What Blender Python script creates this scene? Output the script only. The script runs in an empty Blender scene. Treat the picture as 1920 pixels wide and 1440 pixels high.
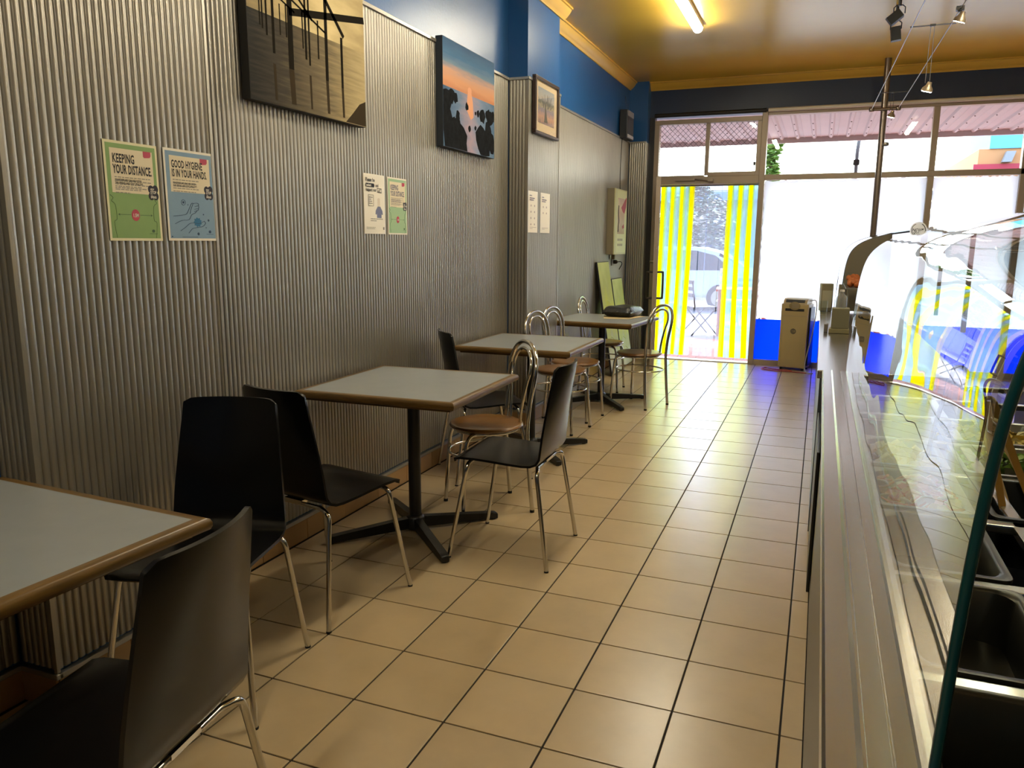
import bpy, bmesh, math, random
from mathutils import Vector, Matrix, noise
random.seed(7)
C = bpy.context.scene.collection
S = bpy.context.scene
PI = math.pi
# ------------------------------------------------------------------ camera
cam = bpy.data.cameras.new('camera'); cam.sensor_width = 36.0; cam.lens = 27.114
cam.clip_start = 0.02; cam.clip_end = 300
co = bpy.data.objects.new('camera', cam); C.objects.link(co)
_R = Vector((.92966032, .36837409, .00567654)); _U = Vector((-.07197741, .16649423, .98341188)); _F = Vector((-.36131834, .91464758, -.18129769))
_m = Matrix((_R, _U, -_F)).transposed().to_4x4(); _m.translation = Vector((.01321, -3.35615, 1.38348))
co.matrix_world = _m
S.camera = co
# ------------------------------------------------------------------ sky, sun, exposure
S.view_settings.view_transform = 'Standard'; S.view_settings.look = 'None'
S.view_settings.gamma = 1; S.view_settings.use_curve_mapping = False
S.view_settings.exposure = 1.15
W = bpy.data.worlds.new('sky'); S.world = W; W.use_nodes = True
wn = W.node_tree.nodes; wl = W.node_tree.links
bg = wn['Background']
sky = wn.new('ShaderNodeTexSky'); sky.sky_type = 'NISHITA'; sky.sun_disc = False
sky.sun_elevation = math.radians(52); sky.sun_rotation = math.radians(20); sky.dust_density = 3.0
hs = wn.new('ShaderNodeHueSaturation'); hs.inputs['Saturation'].default_value = .8
wl.new(sky.outputs[0], hs.inputs['Color']); wl.new(hs.outputs[0], bg.inputs[0]); bg.inputs[1].default_value = .86
sl = bpy.data.lights.new('sun', 'SUN'); sl.energy = 4.6; sl.angle = math.radians(.6); sl.color = (1, .95, .87)
so = bpy.data.objects.new('sun', sl); C.objects.link(so)
so.rotation_euler = Vector((-.30, -.62, -.95)).to_track_quat('-Z', 'Y').to_euler()
TUBE = 50.0; HALO = 110.0     # emission strengths of the fluorescent tubes and halogen lamps
cy = S.cycles
cy.max_bounces = 10; cy.diffuse_bounces = 5; cy.glossy_bounces = 5; cy.transmission_bounces = 8; cy.transparent_max_bounces = 24
cy.sample_clamp_indirect = 6.0; cy.use_denoising = True; cy.caustics_reflective = False; cy.caustics_refractive = False
# ------------------------------------------------------------------ helpers
def lin(c):
    if isinstance(c, str): c = [int(c[i:i+2], 16)/255 for i in (0, 2, 4)]
    return tuple((x/12.92 if x <= .04045 else ((x+.055)/1.055)**2.4) for x in c) + (1,)
MATS = {}
def mat(name, col, rough=.5, metal=0., spec=.5, var=None, rnd=0., bump=None, coat=0., emit=0.):
    """principled; var=(scale, amount, stretch xyz) cloudy colour variation; rnd=per object variation; bump=(scale, strength)"""
    if name in MATS: return MATS[name]
    m = bpy.data.materials.new(name); m.use_nodes = True; MATS[name] = m
    n = m.node_tree.nodes; l = m.node_tree.links; p = n['Principled BSDF']
    c = lin(col)
    p.inputs['Base Color'].default_value = c; p.inputs['Roughness'].default_value = rough
    p.inputs['Metallic'].default_value = metal; p.inputs['Specular IOR Level'].default_value = spec
    p.inputs['Coat Weight'].default_value = coat; p.inputs['Coat Roughness'].default_value = .1
    if emit: p.inputs['Emission Color'].default_value = c; p.inputs['Emission Strength'].default_value = emit
    tc = n.new('ShaderNodeTexCoord'); last = None
    def scaled(s):
        mp = n.new('ShaderNodeMapping'); mp.inputs['Scale'].default_value = s; l.new(tc.outputs['Object'], mp.inputs['Vector']); return mp.outputs[0]
    if var:
        sc, amt = var[0], var[1]; st = var[2] if len(var) > 2 else (1, 1, 1)
        nz = n.new('ShaderNodeTexNoise'); nz.inputs['Scale'].default_value = sc; nz.inputs['Detail'].default_value = 5; nz.inputs['Roughness'].default_value = .6
        l.new(scaled(st), nz.inputs['Vector'])
        if rnd:
            oi = n.new('ShaderNodeObjectInfo'); 
            nz.noise_dimensions = '4D'
            mm = n.new('ShaderNodeMath'); mm.operation = 'MULTIPLY'; mm.inputs[1].default_value = 40; l.new(oi.outputs['Random'], mm.inputs[0]); l.new(mm.outputs[0], nz.inputs['W'])
        mr = n.new('ShaderNodeMapRange'); mr.inputs[1].default_value = .3; mr.inputs[2].default_value = .7; mr.inputs[3].default_value = 1-amt; mr.inputs[4].default_value = 1+amt*.6
        l.new(nz.outputs[0], mr.inputs[0]); last = mr.outputs[0]
    if rnd:
        oi = n.new('ShaderNodeObjectInfo'); r2 = n.new('ShaderNodeMapRange'); r2.inputs[3].default_value = 1-rnd; r2.inputs[4].default_value = 1+rnd*.5
        l.new(oi.outputs['Random'], r2.inputs[0])
        if last is None: last = r2.outputs[0]
        else:
            mu = n.new('ShaderNodeMath'); mu.operation = 'MULTIPLY'; l.new(last, mu.inputs[0]); l.new(r2.outputs[0], mu.inputs[1]); last = mu.outputs[0]
    if last is not None:
        vm = n.new('ShaderNodeVectorMath'); vm.operation = 'SCALE'; vm.inputs[0].default_value = c[:3]; l.new(last, vm.inputs['Scale']); l.new(vm.outputs[0], p.inputs['Base Color'])
    if bump:
        bs = bump[2] if len(bump) > 2 else (1, 1, 1)
        nb = n.new('ShaderNodeTexNoise'); nb.inputs['Scale'].default_value = bump[0]; nb.inputs['Detail'].default_value = 3; l.new(scaled(bs), nb.inputs['Vector'])
        b = n.new('ShaderNodeBump'); b.inputs['Strength'].default_value = bump[1]; b.inputs['Distance'].default_value = .01; l.new(nb.outputs[0], b.inputs['Height']); l.new(b.outputs[0], p.inputs['Normal'])
    return m
def sheet_mat(name, tint, gloss=.06, diffuse=0., trans=0., dcol=None, ior=1.5, wav=None):
    """thin clear sheet: coloured transparency, fresnel gloss, optional part of diffuse and of translucent scattering"""
    m = bpy.data.materials.new(name); m.use_nodes = True; MATS[name] = m
    n = m.node_tree.nodes; l = m.node_tree.links; n.remove(n['Principled BSDF']); out = n['Material Output']
    t = n.new('ShaderNodeBsdfTransparent'); t.inputs[0].default_value = tint if len(tint) == 4 else (*tint, 1)
    g = n.new('ShaderNodeBsdfGlossy'); g.inputs['Roughness'].default_value = .0 if gloss < .2 else .05; g.inputs[0].default_value = (1, 1, 1, 1)
    f = n.new('ShaderNodeFresnel'); f.inputs[0].default_value = ior
    cur = t.outputs[0]
    dc = dcol or tint
    if trans:
        tr = n.new('ShaderNodeBsdfTranslucent'); tr.inputs[0].default_value = (*dc[:3], 1); mx = n.new('ShaderNodeMixShader'); mx.inputs[0].default_value = trans
        l.new(cur, mx.inputs[1]); l.new(tr.outputs[0], mx.inputs[2]); cur = mx.outputs[0]
    if diffuse:
        d = n.new('ShaderNodeBsdfDiffuse'); d.inputs[0].default_value = (*dc[:3], 1); mx = n.new('ShaderNodeMixShader'); mx.inputs[0].default_value = diffuse
        l.new(cur, mx.inputs[1]); l.new(d.outputs[0], mx.inputs[2]); cur = mx.outputs[0]
    # only the outward face of a sheet mirrors (the inward faces would mirror totally, since nothing refracts here)
    ge = n.new('ShaderNodeNewGeometry'); iv = n.new('ShaderNodeMath'); iv.operation = 'SUBTRACT'; iv.inputs[0].default_value = 1; l.new(ge.outputs['Backfacing'], iv.inputs[1])
    mu = n.new('ShaderNodeMath'); mu.operation = 'MULTIPLY'; l.new(f.outputs[0], mu.inputs[0]); l.new(iv.outputs[0], mu.inputs[1])
    mx = n.new('ShaderNodeMixShader'); l.new(mu.outputs[0], mx.inputs[0]); l.new(cur, mx.inputs[1]); l.new(g.outputs[0], mx.inputs[2])
    if wav:
        tc = n.new('ShaderNodeTexCoord'); nb = n.new('ShaderNodeTexNoise'); nb.inputs['Scale'].default_value = wav[0]; nb.inputs['Detail'].default_value = 1
        l.new(tc.outputs['Object'], nb.inputs['Vector'])
        b = n.new('ShaderNodeBump'); b.inputs['Strength'].default_value = wav[1]; b.inputs['Distance'].default_value = .05; l.new(nb.outputs[0], b.inputs['Height'])
        l.new(b.outputs[0], g.inputs['Normal'])
    l.new(mx.outputs[0], out.inputs[0]); return m
class MB:
    def __init__(s): s.b = bmesh.new(); s.lay = s.b.faces.layers.int.new('flat')
    def add(s, vs, fs, M=None):
        v = [s.b.verts.new(M @ Vector(p) if M else Vector(p)) for p in vs]
        for f in fs:
            try: s.b.faces.new([v[i] for i in f])
            except ValueError: pass
        return v
    def box(s, a, b, M=None, bev=0.):
        """box between corners a and b"""
        before = set(s.b.faces)
        x0, y0, z0 = [min(p, q) for p, q in zip(a, b)]; x1, y1, z1 = [max(p, q) for p, q in zip(a, b)]
        v = s.add([(x0,y0,z0),(x1,y0,z0),(x1,y1,z0),(x0,y1,z0),(x0,y0,z1),(x1,y0,z1),(x1,y1,z1),(x0,y1,z1)],
                  [(0,3,2,1),(4,5,6,7),(0,1,5,4),(1,2,6,5),(2,3,7,6),(3,0,4,7)], M)
        if bev:
            es = list({e for q in v for e in q.link_edges}); bmesh.ops.bevel(s.b, geom=es, offset=bev, segments=2, affect='EDGES', profile=.6)
        for f in s.b.faces:
            if f not in before: f[s.lay] = 1
        return s
    def tube(s, pts, r, n=8, closed=False, cap=True, M=None):
        P = [Vector(p) for p in pts]; k = len(P); rs = r if isinstance(r, (list, tuple)) else [r]*k
        T = []
        for i in range(k):
            a = P[(i-1) % k] if (closed or i) else P[i]; c = P[(i+1) % k] if (closed or i < k-1) else P[i]
            T.append((c-a).normalized())
        u = T[0].orthogonal().normalized(); rings = []
        for i in range(k):
            u = (u - T[i]*u.dot(T[i])); u = u.normalized() if u.length > 1e-6 else T[i].orthogonal().normalized(); w = T[i].cross(u)
            ring = []
            for j in range(n):
                a = 2*PI*j/n; p = P[i] + (u*math.cos(a) + w*math.sin(a))*rs[i]; ring.append(s.b.verts.new(M @ p if M else p))
            rings.append(ring)
        for i in range(k if closed else k-1):
            A, B = rings[i], rings[(i+1) % k]
            for j in range(n): s.b.faces.new((A[j], A[(j+1) % n], B[(j+1) % n], B[j]))
        if cap and not closed: s.b.faces.new(rings[0][::-1]); s.b.faces.new(rings[-1])
        return s
    def lathe(s, prof, n=24, M=None):
        rings = []
        for r, z in prof:
            if r < 1e-6: p = Vector((0, 0, z)); rings.append([s.b.verts.new(M @ p if M else p)])
            else: rings.append([s.b.verts.new((M or Matrix()) @ Vector((r*math.cos(2*PI*j/n), r*math.sin(2*PI*j/n), z))) for j in range(n)])
        for A, B in zip(rings, rings[1:]):
            for j in range(n):
                q = [A[j % len(A)], A[(j+1) % len(A)], B[(j+1) % len(B)], B[j % len(B)]]
                q2 = []
                for v in q:
                    if v not in q2: q2.append(v)
                if len(q2) > 2: s.b.faces.new(q2)
        return s
    def prism(s, poly, z0, z1, M=None):
        k = len(poly)
        s.add([(x, y, z0) for x, y in poly] + [(x, y, z1) for x, y in poly],
              [tuple(range(k))[::-1], tuple(range(k, 2*k))] + [(i, (i+1) % k, k+(i+1) % k, k+i) for i in range(k)], M); return s
    def sweep(s, prof, y0, y1, M=None, closed=True):
        """profile of (x, z) pairs swept along y"""
        k = len(prof)
        f = [(i, (i+1) % k, k+(i+1) % k, k+i) for i in range(k if closed else k-1)]
        if closed: f += [tuple(range(k))[::-1], tuple(range(k, 2*k))]
        s.add([(x, y0, z) for x, z in prof] + [(x, y1, z) for x, z in prof], f, M); return s
    def shell(s, G, t, M=None):
        """grid of points G[i][j] thickened by t along its normals"""
        ni, nj = len(G), len(G[0]); N = []
        for i in range(ni):
            row = []
            for j in range(nj):
                du = Vector(G[min(i+1, ni-1)][j]) - Vector(G[max(i-1, 0)][j]); dv = Vector(G[i][min(j+1, nj-1)]) - Vector(G[i][max(j-1, 0)])
                row.append(du.cross(dv).normalized())
            N.append(row)
        top = [[s.b.verts.new((M or Matrix()) @ (Vector(G[i][j]) + N[i][j]*t/2)) for j in range(nj)] for i in range(ni)]
        bot = [[s.b.verts.new((M or Matrix()) @ (Vector(G[i][j]) - N[i][j]*t/2)) for j in range(nj)] for i in range(ni)]
        for i in range(ni-1):
            for j in range(nj-1):
                s.b.faces.new((top[i][j], top[i+1][j], top[i+1][j+1], top[i][j+1])); s.b.faces.new((bot[i][j], bot[i][j+1], bot[i+1][j+1], bot[i+1][j]))
        per = [(i, 0) for i in range(ni)] + [(ni-1, j) for j in range(1, nj)] + [(i, nj-1) for i in range(ni-2, -1, -1)] + [(0, j) for j in range(nj-2, 0, -1)]
        for a, b in zip(per, per[1:] + per[:1]):
            s.b.faces.new((top[a[0]][a[1]], bot[a[0]][a[1]], bot[b[0]][b[1]], top[b[0]][b[1]]))
        return s
    def mesh(s, name, m=None, smooth=35):
        bmesh.ops.recalc_face_normals(s.b, faces=s.b.faces[:])
        me = bpy.data.meshes.new(name)
        if smooth:
            if smooth == 35: smooth = 50
            for f in s.b.faces: f.smooth = f[s.lay] == 0
            for e in s.b.edges:
                if len(e.link_faces) == 2 and e.calc_face_angle(0) > math.radians(smooth): e.smooth = False
        s.b.to_mesh(me); s.b.free()
        if m: me.materials.append(m)
        return me
    def out(s, name, m, parent=None, loc=(0,0,0), rot=(0,0,0), smooth=35, **kw):
        return ob(name, s.mesh(name, m, smooth), parent, loc, rot, **kw)
def ob(name, data, parent=None, loc=(0,0,0), rot=(0,0,0), label=None, cat=None, group=None, kind=None):
    o = bpy.data.objects.new(name, data); C.objects.link(o); o.location = loc; o.rotation_euler = rot
    if parent: o.parent = parent
    if label: o['label'] = label
    if cat: o['category'] = cat
    if group: o['group'] = group
    if kind: o['kind'] = kind
    return o
def thing(name, label, cat, loc=(0,0,0), rot=(0,0,0), group=None): return ob(name, None, None, loc, rot, label, cat, group)
def dup(root, loc, rot, label, group=None):
    r = root.copy(); C.objects.link(r); r.location = loc; r.rotation_euler = rot; r['label'] = label
    if group: r['group'] = group
    for ch in list(root.children):
        c = ch.copy(); C.objects.link(c); c.parent = r
        for g in list(ch.children):
            d = g.copy(); C.objects.link(d); d.parent = c
    return r
def arc(c, r, a0, a1, n, plane='xz'):
    o = []
    for i in range(n+1):
        a = a0+(a1-a0)*i/n; u, v = r*math.cos(a), r*math.sin(a)
        o.append({'xz': (c[0]+u, c[1], c[2]+v), 'yz': (c[0], c[1]+u, c[2]+v), 'xy': (c[0]+u, c[1]+v, c[2])}[plane])
    return o
def smooth_path(P, n=5):
    """Catmull-Rom through the points"""
    P = [Vector(p) for p in P]; Q = [P[0]*2-P[1]] + P + [P[-1]*2-P[-2]]; o = []
    for i in range(1, len(Q)-2):
        for k in range(n):
            t = k/n; a, b, c, d = Q[i-1], Q[i], Q[i+1], Q[i+2]
            o.append(.5*((2*b)+(c-a)*t+(2*a-5*b+4*c-d)*t*t+(3*b-a-3*c+d)*t**3))
    o.append(P[-1]); return o
def text(mb, body, x, y, size, z=.0012, bold=0., sx=1., align='LEFT', M=None):
    cu = bpy.data.curves.new('lettering', 'FONT'); cu.body = body; cu.size = size; cu.offset = bold; cu.align_x = align; cu.resolution_u = 2; cu.space_character = 1.0 + bold*60
    o = bpy.data.objects.new('lettering', cu); C.objects.link(o)
    dg = bpy.context.evaluated_depsgraph_get(); me = bpy.data.meshes.new_from_object(o.evaluated_get(dg))
    vs = [(x+v.co.x*sx, y+v.co.y, z) for v in me.vertices]; fs = [tuple(p.vertices) for p in me.polygons]
    mb.add(vs, fs, M); bpy.data.meshes.remove(me); bpy.data.objects.remove(o); bpy.data.curves.remove(cu)
# ------------------------------------------------------------------ materials
blue = mat('blue_wall_paint', '1f568f', .32, var=(2.5, .08), bump=(60, .08))
ceil_m = mat('mustard_gloss_ceiling', 'd6ae42', .24, var=(1.2, .05), bump=(5, .10))
corn_m = mat('mustard_cornice', 'dcae45', .35, var=(3, .05))
clad = mat('corrugated_grey_metal', 'aaa59a', .34, .72, var=(2.2, .14, (1, 1, .25)))
alum = mat('aluminium_trim', 'b9b5aa', .35, .8)
tile_m = mat('beige_floor_tile', 'b39d78', .29, spec=.75, var=(4.5, .10), rnd=.06, bump=(9, .07))
skirt_m = mat('skirting_tile_glaze', 'b5905f', .35, var=(5, .08), rnd=.06)
grout = mat('dark_grout', '1a120c', .9)
black_ply = mat('black_lacquered_ply', '070708', .25, spec=.4)
chrome = mat('chrome_tube', 'd2cfc8', .13, 1.)
black_iron = mat('black_enamel_iron', '0b0b0d', .38)
worn = mat('worn_iron', '6b6257', .6, var=(40, .5))
lam = mat('grey_laminate', '8f9496', .30, var=(14, .05))
wood_e = mat('stained_wood_edge', '6a5026', .33, var=(9, .38, (1.2, 14, 14)))
wood_s = mat('bentwood_seat', '704b1e', .30, var=(7, .25, (2, 9, 9)))
rub = mat('black_rubber', '101010', .8)
frame_m = mat('bronze_anodised_frame', 'a09282', .40, .25)
darkf = mat('dark_frame', '1d1b1b', .4)
steel = mat('brushed_steel', 'c2beb4', .22, 1., var=(30, .06, (1, .03, 1)))
steel_d = mat('dull_steel', '8f8c84', .38, 1.)
white_p = mat('white_paper', 'e9e2d2', .6)
ink = mat('black_ink', '14131a', .6)
grey_ink = mat('grey_ink', '8f897e', .7)
glass_m = sheet_mat('window_glass', (.94, .97, .96))
case_glass = sheet_mat('curved_case_glass', (.86, .91, .89), ior=2.7, wav=(2.2, .06))
black_plastic = mat('black_plastic', '121214', .4)
cream = mat('cream_plastic', 'ac9a70', .42)
# ------------------------------------------------------------------ setting: floor
T = .306
XW, XP = -2.155, -2.003
fl = MB().box((-2.6, -7, -.06), (2.9, 6.0, -.004)).out('floor', grout, kind='structure')
def tile_mesh(w, d): 
    return MB().box((0.0029, 0.0029, -.007), (w-.0029, d-.0029, 0), bev=.0014).mesh('floor_tile', tile_m, 50)
tm = tile_mesh(T, T); tr = tile_mesh(.064, T); tl = tile_mesh(T, .95*T)
for j in range(-8, 19):
    for i in range(-7, 1):
        if i == 0: ob('tile', tr, fl, (0, j*T, 0)); continue
        ob('tile', tm, fl, (i*T, j*T, 0))
for i in range(-7, 1): ob('tile', tr if i == 0 else tl, fl, (i*T, 19*T, 0))
MB().box((-2.142, -7, -.008), (2.7, -8*T, -.001)).out('tile_surface', tile_m, fl)
MB().box((.07, -8*T, -.008), (2.7, 5.94, -.001)).out('tile_surface', tile_m, fl)
# ------------------------------------------------------------------ setting: left wall with two piers
ZC, ZCAP, ZS = 3.185, 2.52, .112
P1a, P1b, P2a, P2b = -1.905, -1.13, 2.035, 2.752
outl = [(-2.6, -7), (XW-.012, -7), (XW-.012, P1a+.012), (XP-.012, P1a+.012), (XP-.012, P1b-.004), (XW-.012, P1b-.004), (XW-.012, P2a+.012), (XP-.012, P2a+.012), (XP-.012, P2b-.004), (XW-.012, P2b-.004), (XW-.012, 5.80), (-1.95, 5.80), (-1.95, 6.08), (-2.6, 6.08)]
wall = MB().prism(outl, 0, ZC+.02).out('wall_left', blue, kind='structure', smooth=0)
PITCH = .0253
def cladding(p0, p1, nrm, z0, z1, name='cladding_sheet'):
    """corrugated sheet from p0 to p1 (xy) with ribs standing proud along nrm"""
    p0, p1, nrm = Vector((*p0, 0)), Vector((*p1, 0)), Vector((*nrm, 0)); L = (p1-p0).length; u = (p1-p0)/L
    k = max(1, round(L/PITCH)); pt = L/k; prof = []
    for i in range(k):
        for t, d in ((0, 0), (.08, 0), (.11, .0012), (.17, .0052), (.22, .0066), (.86, .0066), (.91, .0052), (.97, .0012)):
            prof.append((i*pt+t*pt, d))
    prof.append((L, 0))
    mb = MB(); n = len(prof)
    vs = [tuple(p0+u*t+nrm*d+Vector((0, 0, z))) for z in (z0, z1) for t, d in prof]
    mb.add(vs, [(i, i+1, n+i+1, n+i) for i in range(n-1)])
    return mb.out(name, clad, wall, smooth=60)
B = .0075
def run(x, y0, y1, w=.86):
    k = max(1, round((y1-y0)/w)); s = (y1-y0)/k
    for i in range(k): cladding((x-B, y0+i*s), (x-B, y0+(i+1)*s), (1, 0), ZS+.014, ZCAP)
run(XW, -5.0, P1a); run(XP, P1a, P1b); run(XW, P1b, P2a); run(XP, P2a, P2b); run(XW, P2b, 5.79)
for (ya, xa, xb) in ((P1a, XW, XP), (P2a, XW, XP)): cladding((xa, ya+B), (xb-.004, ya+B), (0, -1), ZS+.014, ZCAP)
cladding((XW, 5.79+B), (-1.955, 5.79+B), (0, -1), ZS+.014, ZCAP-.005)
def strip(a, b, z0, z1, t=.014, name='cap_strip', m=None):
    """flat bar along a wall from a to b (xy); t = proud thickness towards the room"""
    (x0, y0), (x1, y1) = a, b
    q = MB()
    if abs(x0-x1) < 1e-6: q.box((x0-.02, y0, z0), (x0+t, y1, z1), bev=.002)
    else: q.box((x0, y0+.02, z0), (x1, y0-t, z1), bev=.002)
    return q.out(name, m or alum, wall)
for (x, y0, y1) in ((XW, -5.0, P1a), (XP, P1a-.012, P1b+.004), (XW, P1b, P2a-.014), (XP, P2a-.012, P2b+.004), (XW, P2b, 5.78)):
    strip((x, y0), (x, y1), ZCAP-.004, ZCAP+.014, .010)
for y in (P1a, P2a): strip((XW, y), (XP-.002, y), ZCAP-.004, ZCAP+.014, .010)
strip((XW, 5.79), (-1.955, 5.79), ZCAP-.009, ZCAP+.009, .010)
for (x, y) in ((XP, P1b), (XP, P2b)):
    MB().box((x-.02, y-.010, ZS), (x+.003, y+.002, ZCAP), bev=.001).out('corner_strip', alum, wall)
for (x, y) in ((XP, P1a), (XP, P2a)):
    MB().box((x-.012, y-.001, ZS), (x+.002, y+.010, ZCAP), bev=.001).out('corner_strip', clad, wall)
MB().box((-1.955, 5.79, ZS), (-1.943, 5.93, ZCAP-.006), bev=.002).out('corner_strip', alum, wall)
# skirting: glazed tiles with a light bead on top
base = MB().box((XW-.02, -5.0, 0), (XW-.004, 5.79, ZS-.012)).out('baseboard_left', grout, kind='structure')
def skirt(x, y0, y1):
    k = max(1, round((y1-y0)/T)); s = (y1-y0)/k
    me = MB().box((-.014, .0015, .001), (.006, s-.0015, ZS-.014), bev=.002).mesh('skirting_tile', skirt_m, 50)
    for i in range(k): ob('skirting_tile', me, base, (x, y0+i*s, 0))
    MB().box((x-.014, y0, ZS-.013), (x+.009, y1, ZS+.004), bev=.003).out('bead', alum, base)
def skirt_x(y, x0, x1):
    MB().box((x0, y+.012, .001), (x1, y-.006, ZS-.014), bev=.002).out('skirting_tile', skirt_m, base)
    MB().box((x0, y+.014, ZS-.013), (x1+.009, y-.009, ZS+.004), bev=.003).out('bead', alum, base)
skirt(XW, -5.0, P1a); skirt(XP, P1a, P1b); skirt(XW, P1b, P2a); skirt(XP, P2a, P2b); skirt(XW, P2b, 5.79)
skirt_x(P1a, XW, XP); skirt_x(P2a, XW, XP); skirt_x(5.79, XW, -1.95)
# ------------------------------------------------------------------ setting: other walls, ceiling, cornices
MB().box((-2.7, -7.1, -.06), (2.9, -7.0, 3.3)).out('wall_back', blue, kind='structure')
wr = mat('cream_wall_paint', 'b9b2a0', .5, var=(2, .06))
MB().box((2.7, -7, -.06), (2.9, 6.1, 3.3)).out('wall_right', wr, kind='structure')
MB().box((-1.955, 5.93, 2.80), (2.7, 6.08, 3.30)).out('wall_front', mat('shaded_blue_paint', '1b3050', .4, var=(2.5, .08)), kind='structure')  # same blue paint as the left wall, backlit shade put into the colour
MB().box((-2.7, -7.1, ZC), (2.9, 6.1, ZC+.12)).out('ceiling', ceil_m, kind='structure')
cp = [(0, 3.098), (.012, 3.098), (.014, 3.108), (.030, 3.118), (.046, 3.134), (.060, 3.152), (.070, 3.170), (.082, 3.172), (.082, ZC+.002), (0, ZC+.002)]
tl_ = MB()
def corn(x, y0, y1): tl_.sweep([(x-.012+a, z) for a, z in cp], y0, y1)
corn(XW, -7, P1a); corn(XP, P1a-.07, P1b+.07); corn(XW, P1b, P2a); corn(XP, P2a-.08, P2b+.08); corn(XW, P2b, 5.93)
tl_.out('trim_1', corn_m, kind='structure')
q = MB(); q.sweep([(-a, z) for a, z in cp], -2.15, 2.7, Matrix.Translation((0, 5.932, 0)) @ Matrix(((0, 1, 0, 0), (1, 0, 0, 0), (0, 0, 1, 0), (0, 0, 0, 1)))); q.out('trim_2', corn_m, kind='structure')
# ------------------------------------------------------------------ setting: shopfront
YF = 5.95
def bar(a, b, name, parent, m=frame_m, bev=.003): return MB().box(a, b, bev=bev).out(name, m, parent)
w1 = ob('window_1', None, kind='structure')      # fanlight over the door with security mesh
bar((-1.885, YF-.05, 2.715), (-.70, YF+.05, 2.765), 'frame', w1); bar((-1.885, YF-.05, 2.13), (-1.83, YF+.05, 2.715), 'frame', w1)
bar((-.745, YF-.05, 2.13), (-.70, YF+.05, 2.715), 'frame', w1); bar((-1.83, YF-.05, 2.13), (-1.305, YF+.05, 2.145), 'frame', w1)
bar((-1.265, YF-.055, 2.13), (-.745, YF+.05, 2.175), 'frame', w1)
bar((-1.305, YF-.035, 2.145), (-1.262, YF+.03, 2.715), 'mullion', w1)
for x0, x1, z0 in ((-1.83, -1.305, 2.145), (-1.262, -.745, 2.175)):
    MB().box((x0, YF+.022, z0), (x1, YF+.026, 2.715)).out('pane', glass_m, w1)
mb = MB()
for x0, x1, z0, z1 in ((-1.83, -1.305, 2.145, 2.715), (-1.262, -.745, 2.175, 2.715)):
    p = .0605; w, h = x1-x0, z1-z0
    k = -int(h/p)-1
    while k*p < w:
        for sgn in (1, -1):
            a = k*p                       # line x = a + t (sgn 1), mirrored for -1
            t0, t1 = max(0, -a), min(h, w-a)
            if t1-t0 > .01:
                xa, xb = a+t0, a+t1
                if sgn < 0: xa, xb = w-xa, w-xb
                mb.tube([(x0+xa, YF+.004*sgn, z0+t0), (x0+xb, YF+.004*sgn, z0+t1)], .0022, 4, cap=False)
        k += 1
mb.out('security_mesh', mat('mesh_wire', '1c1a1a', .5), w1, kind='stuff')
bar((-.768, YF-.075, 2.235), (-.745, YF-.05, 2.275), 'latch', w1, black_plastic)
dr = ob('door_1', None, kind='structure')        # door frame, open leaf
bar((-1.945, YF-.06, 0), (-1.885, YF+.05, 2.80), 'jamb', dr, darkf); bar((-1.885, YF-.05, 0), (-1.835, YF+.05, 2.13), 'jamb', dr)
bar((-1.835, YF-.05, 2.045), (-.70, YF+.05, 2.13), 'head', dr); bar((-.70, YF-.06, 0), (-.64, YF+.06, 2.80), 'jamb', dr)
bar((-1.835, YF-.04, 0), (-.70, YF+.09, .012), 'threshold', dr, mat('pale_threshold', 'd9d4c8', .35, .2))
mb = MB(); mb.box((-1.62, YF-.085, 2.085), (-1.40, YF-.05, 2.105)); mb.tube([(-1.40, YF-.07, 2.10), (-1.20, YF-.10, 2.085)], .008, 6); mb.box((-1.25, YF-.11, 2.07), (-1.19, YF-.05, 2.095)); mb.out('door_closer', frame_m, dr)
LH = Vector((-1.815, YF-.03, 0)); ang = math.atan2(5.02-LH.y, -1.645-LH.x)
LM = Matrix.Translation(LH) @ Matrix.Rotation(ang, 4, 'Z')
lf = ob('door_leaf', None, dr); lf.matrix_local = LM
LW = .93
for a, b in (((0, -.022, .01), (.075, .022, 2.07)), ((LW-.095, -.024, .01), (LW, .024, 2.07)), ((.075, -.02, .01), (LW-.095, .02, .13)), ((.075, -.02, 1.99), (LW-.095, .02, 2.07))):
    bar(a, b, 'stile' if a[2] == .01 and b[2] > 1 else 'rail', lf)
MB().box((.07, -.003, .12), (LW-.09, .003, 2.0)).out('pane', glass_m, lf)
for sgn in (1, -1):
    mb = MB(); mb.tube(smooth_path([(LW-.05, sgn*.02, .79), (LW-.05, sgn*.075, .79), (LW-.05, sgn*.085, .81), (LW-.05, sgn*.085, 1.05), (LW-.05, sgn*.075, 1.07), (LW-.05, sgn*.02, 1.07)], 5), .012, 8); mb.out('pull_handle', mat('dark_bronze', '3b342f', .35, .6), lf)
MB().lathe([(0, 0), (.018, 0), (.018, .03), (.010, .04), (0, .04)], 14, Matrix.Translation((LW-.045, -.022, 1.18)) @ Matrix.Rotation(PI/2, 4, 'X')).out('lock', steel_d, lf)
w2 = ob('window_2', None, kind='structure')      # shopfront window
bar((-.64, YF-.05, 2.765), (2.7, YF+.05, 2.80), 'frame', w2); bar((-.64, YF-.05, 2.075), (2.7, YF+.05, 2.133), 'transom', w2)
bar((.976, YF-.05, 2.133), (1.034, YF+.05, 2.765), 'mullion', w2); bar((.976, YF-.05, .06), (1.034, YF+.05, 2.075), 'mullion', w2); bar((1.80, YF-.05, .06), (1.86, YF+.05, 2.765), 'mullion', w2)
bar((-.64, YF-.05, 0), (2.7, YF+.05, .062), 'sill', w2)
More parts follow.
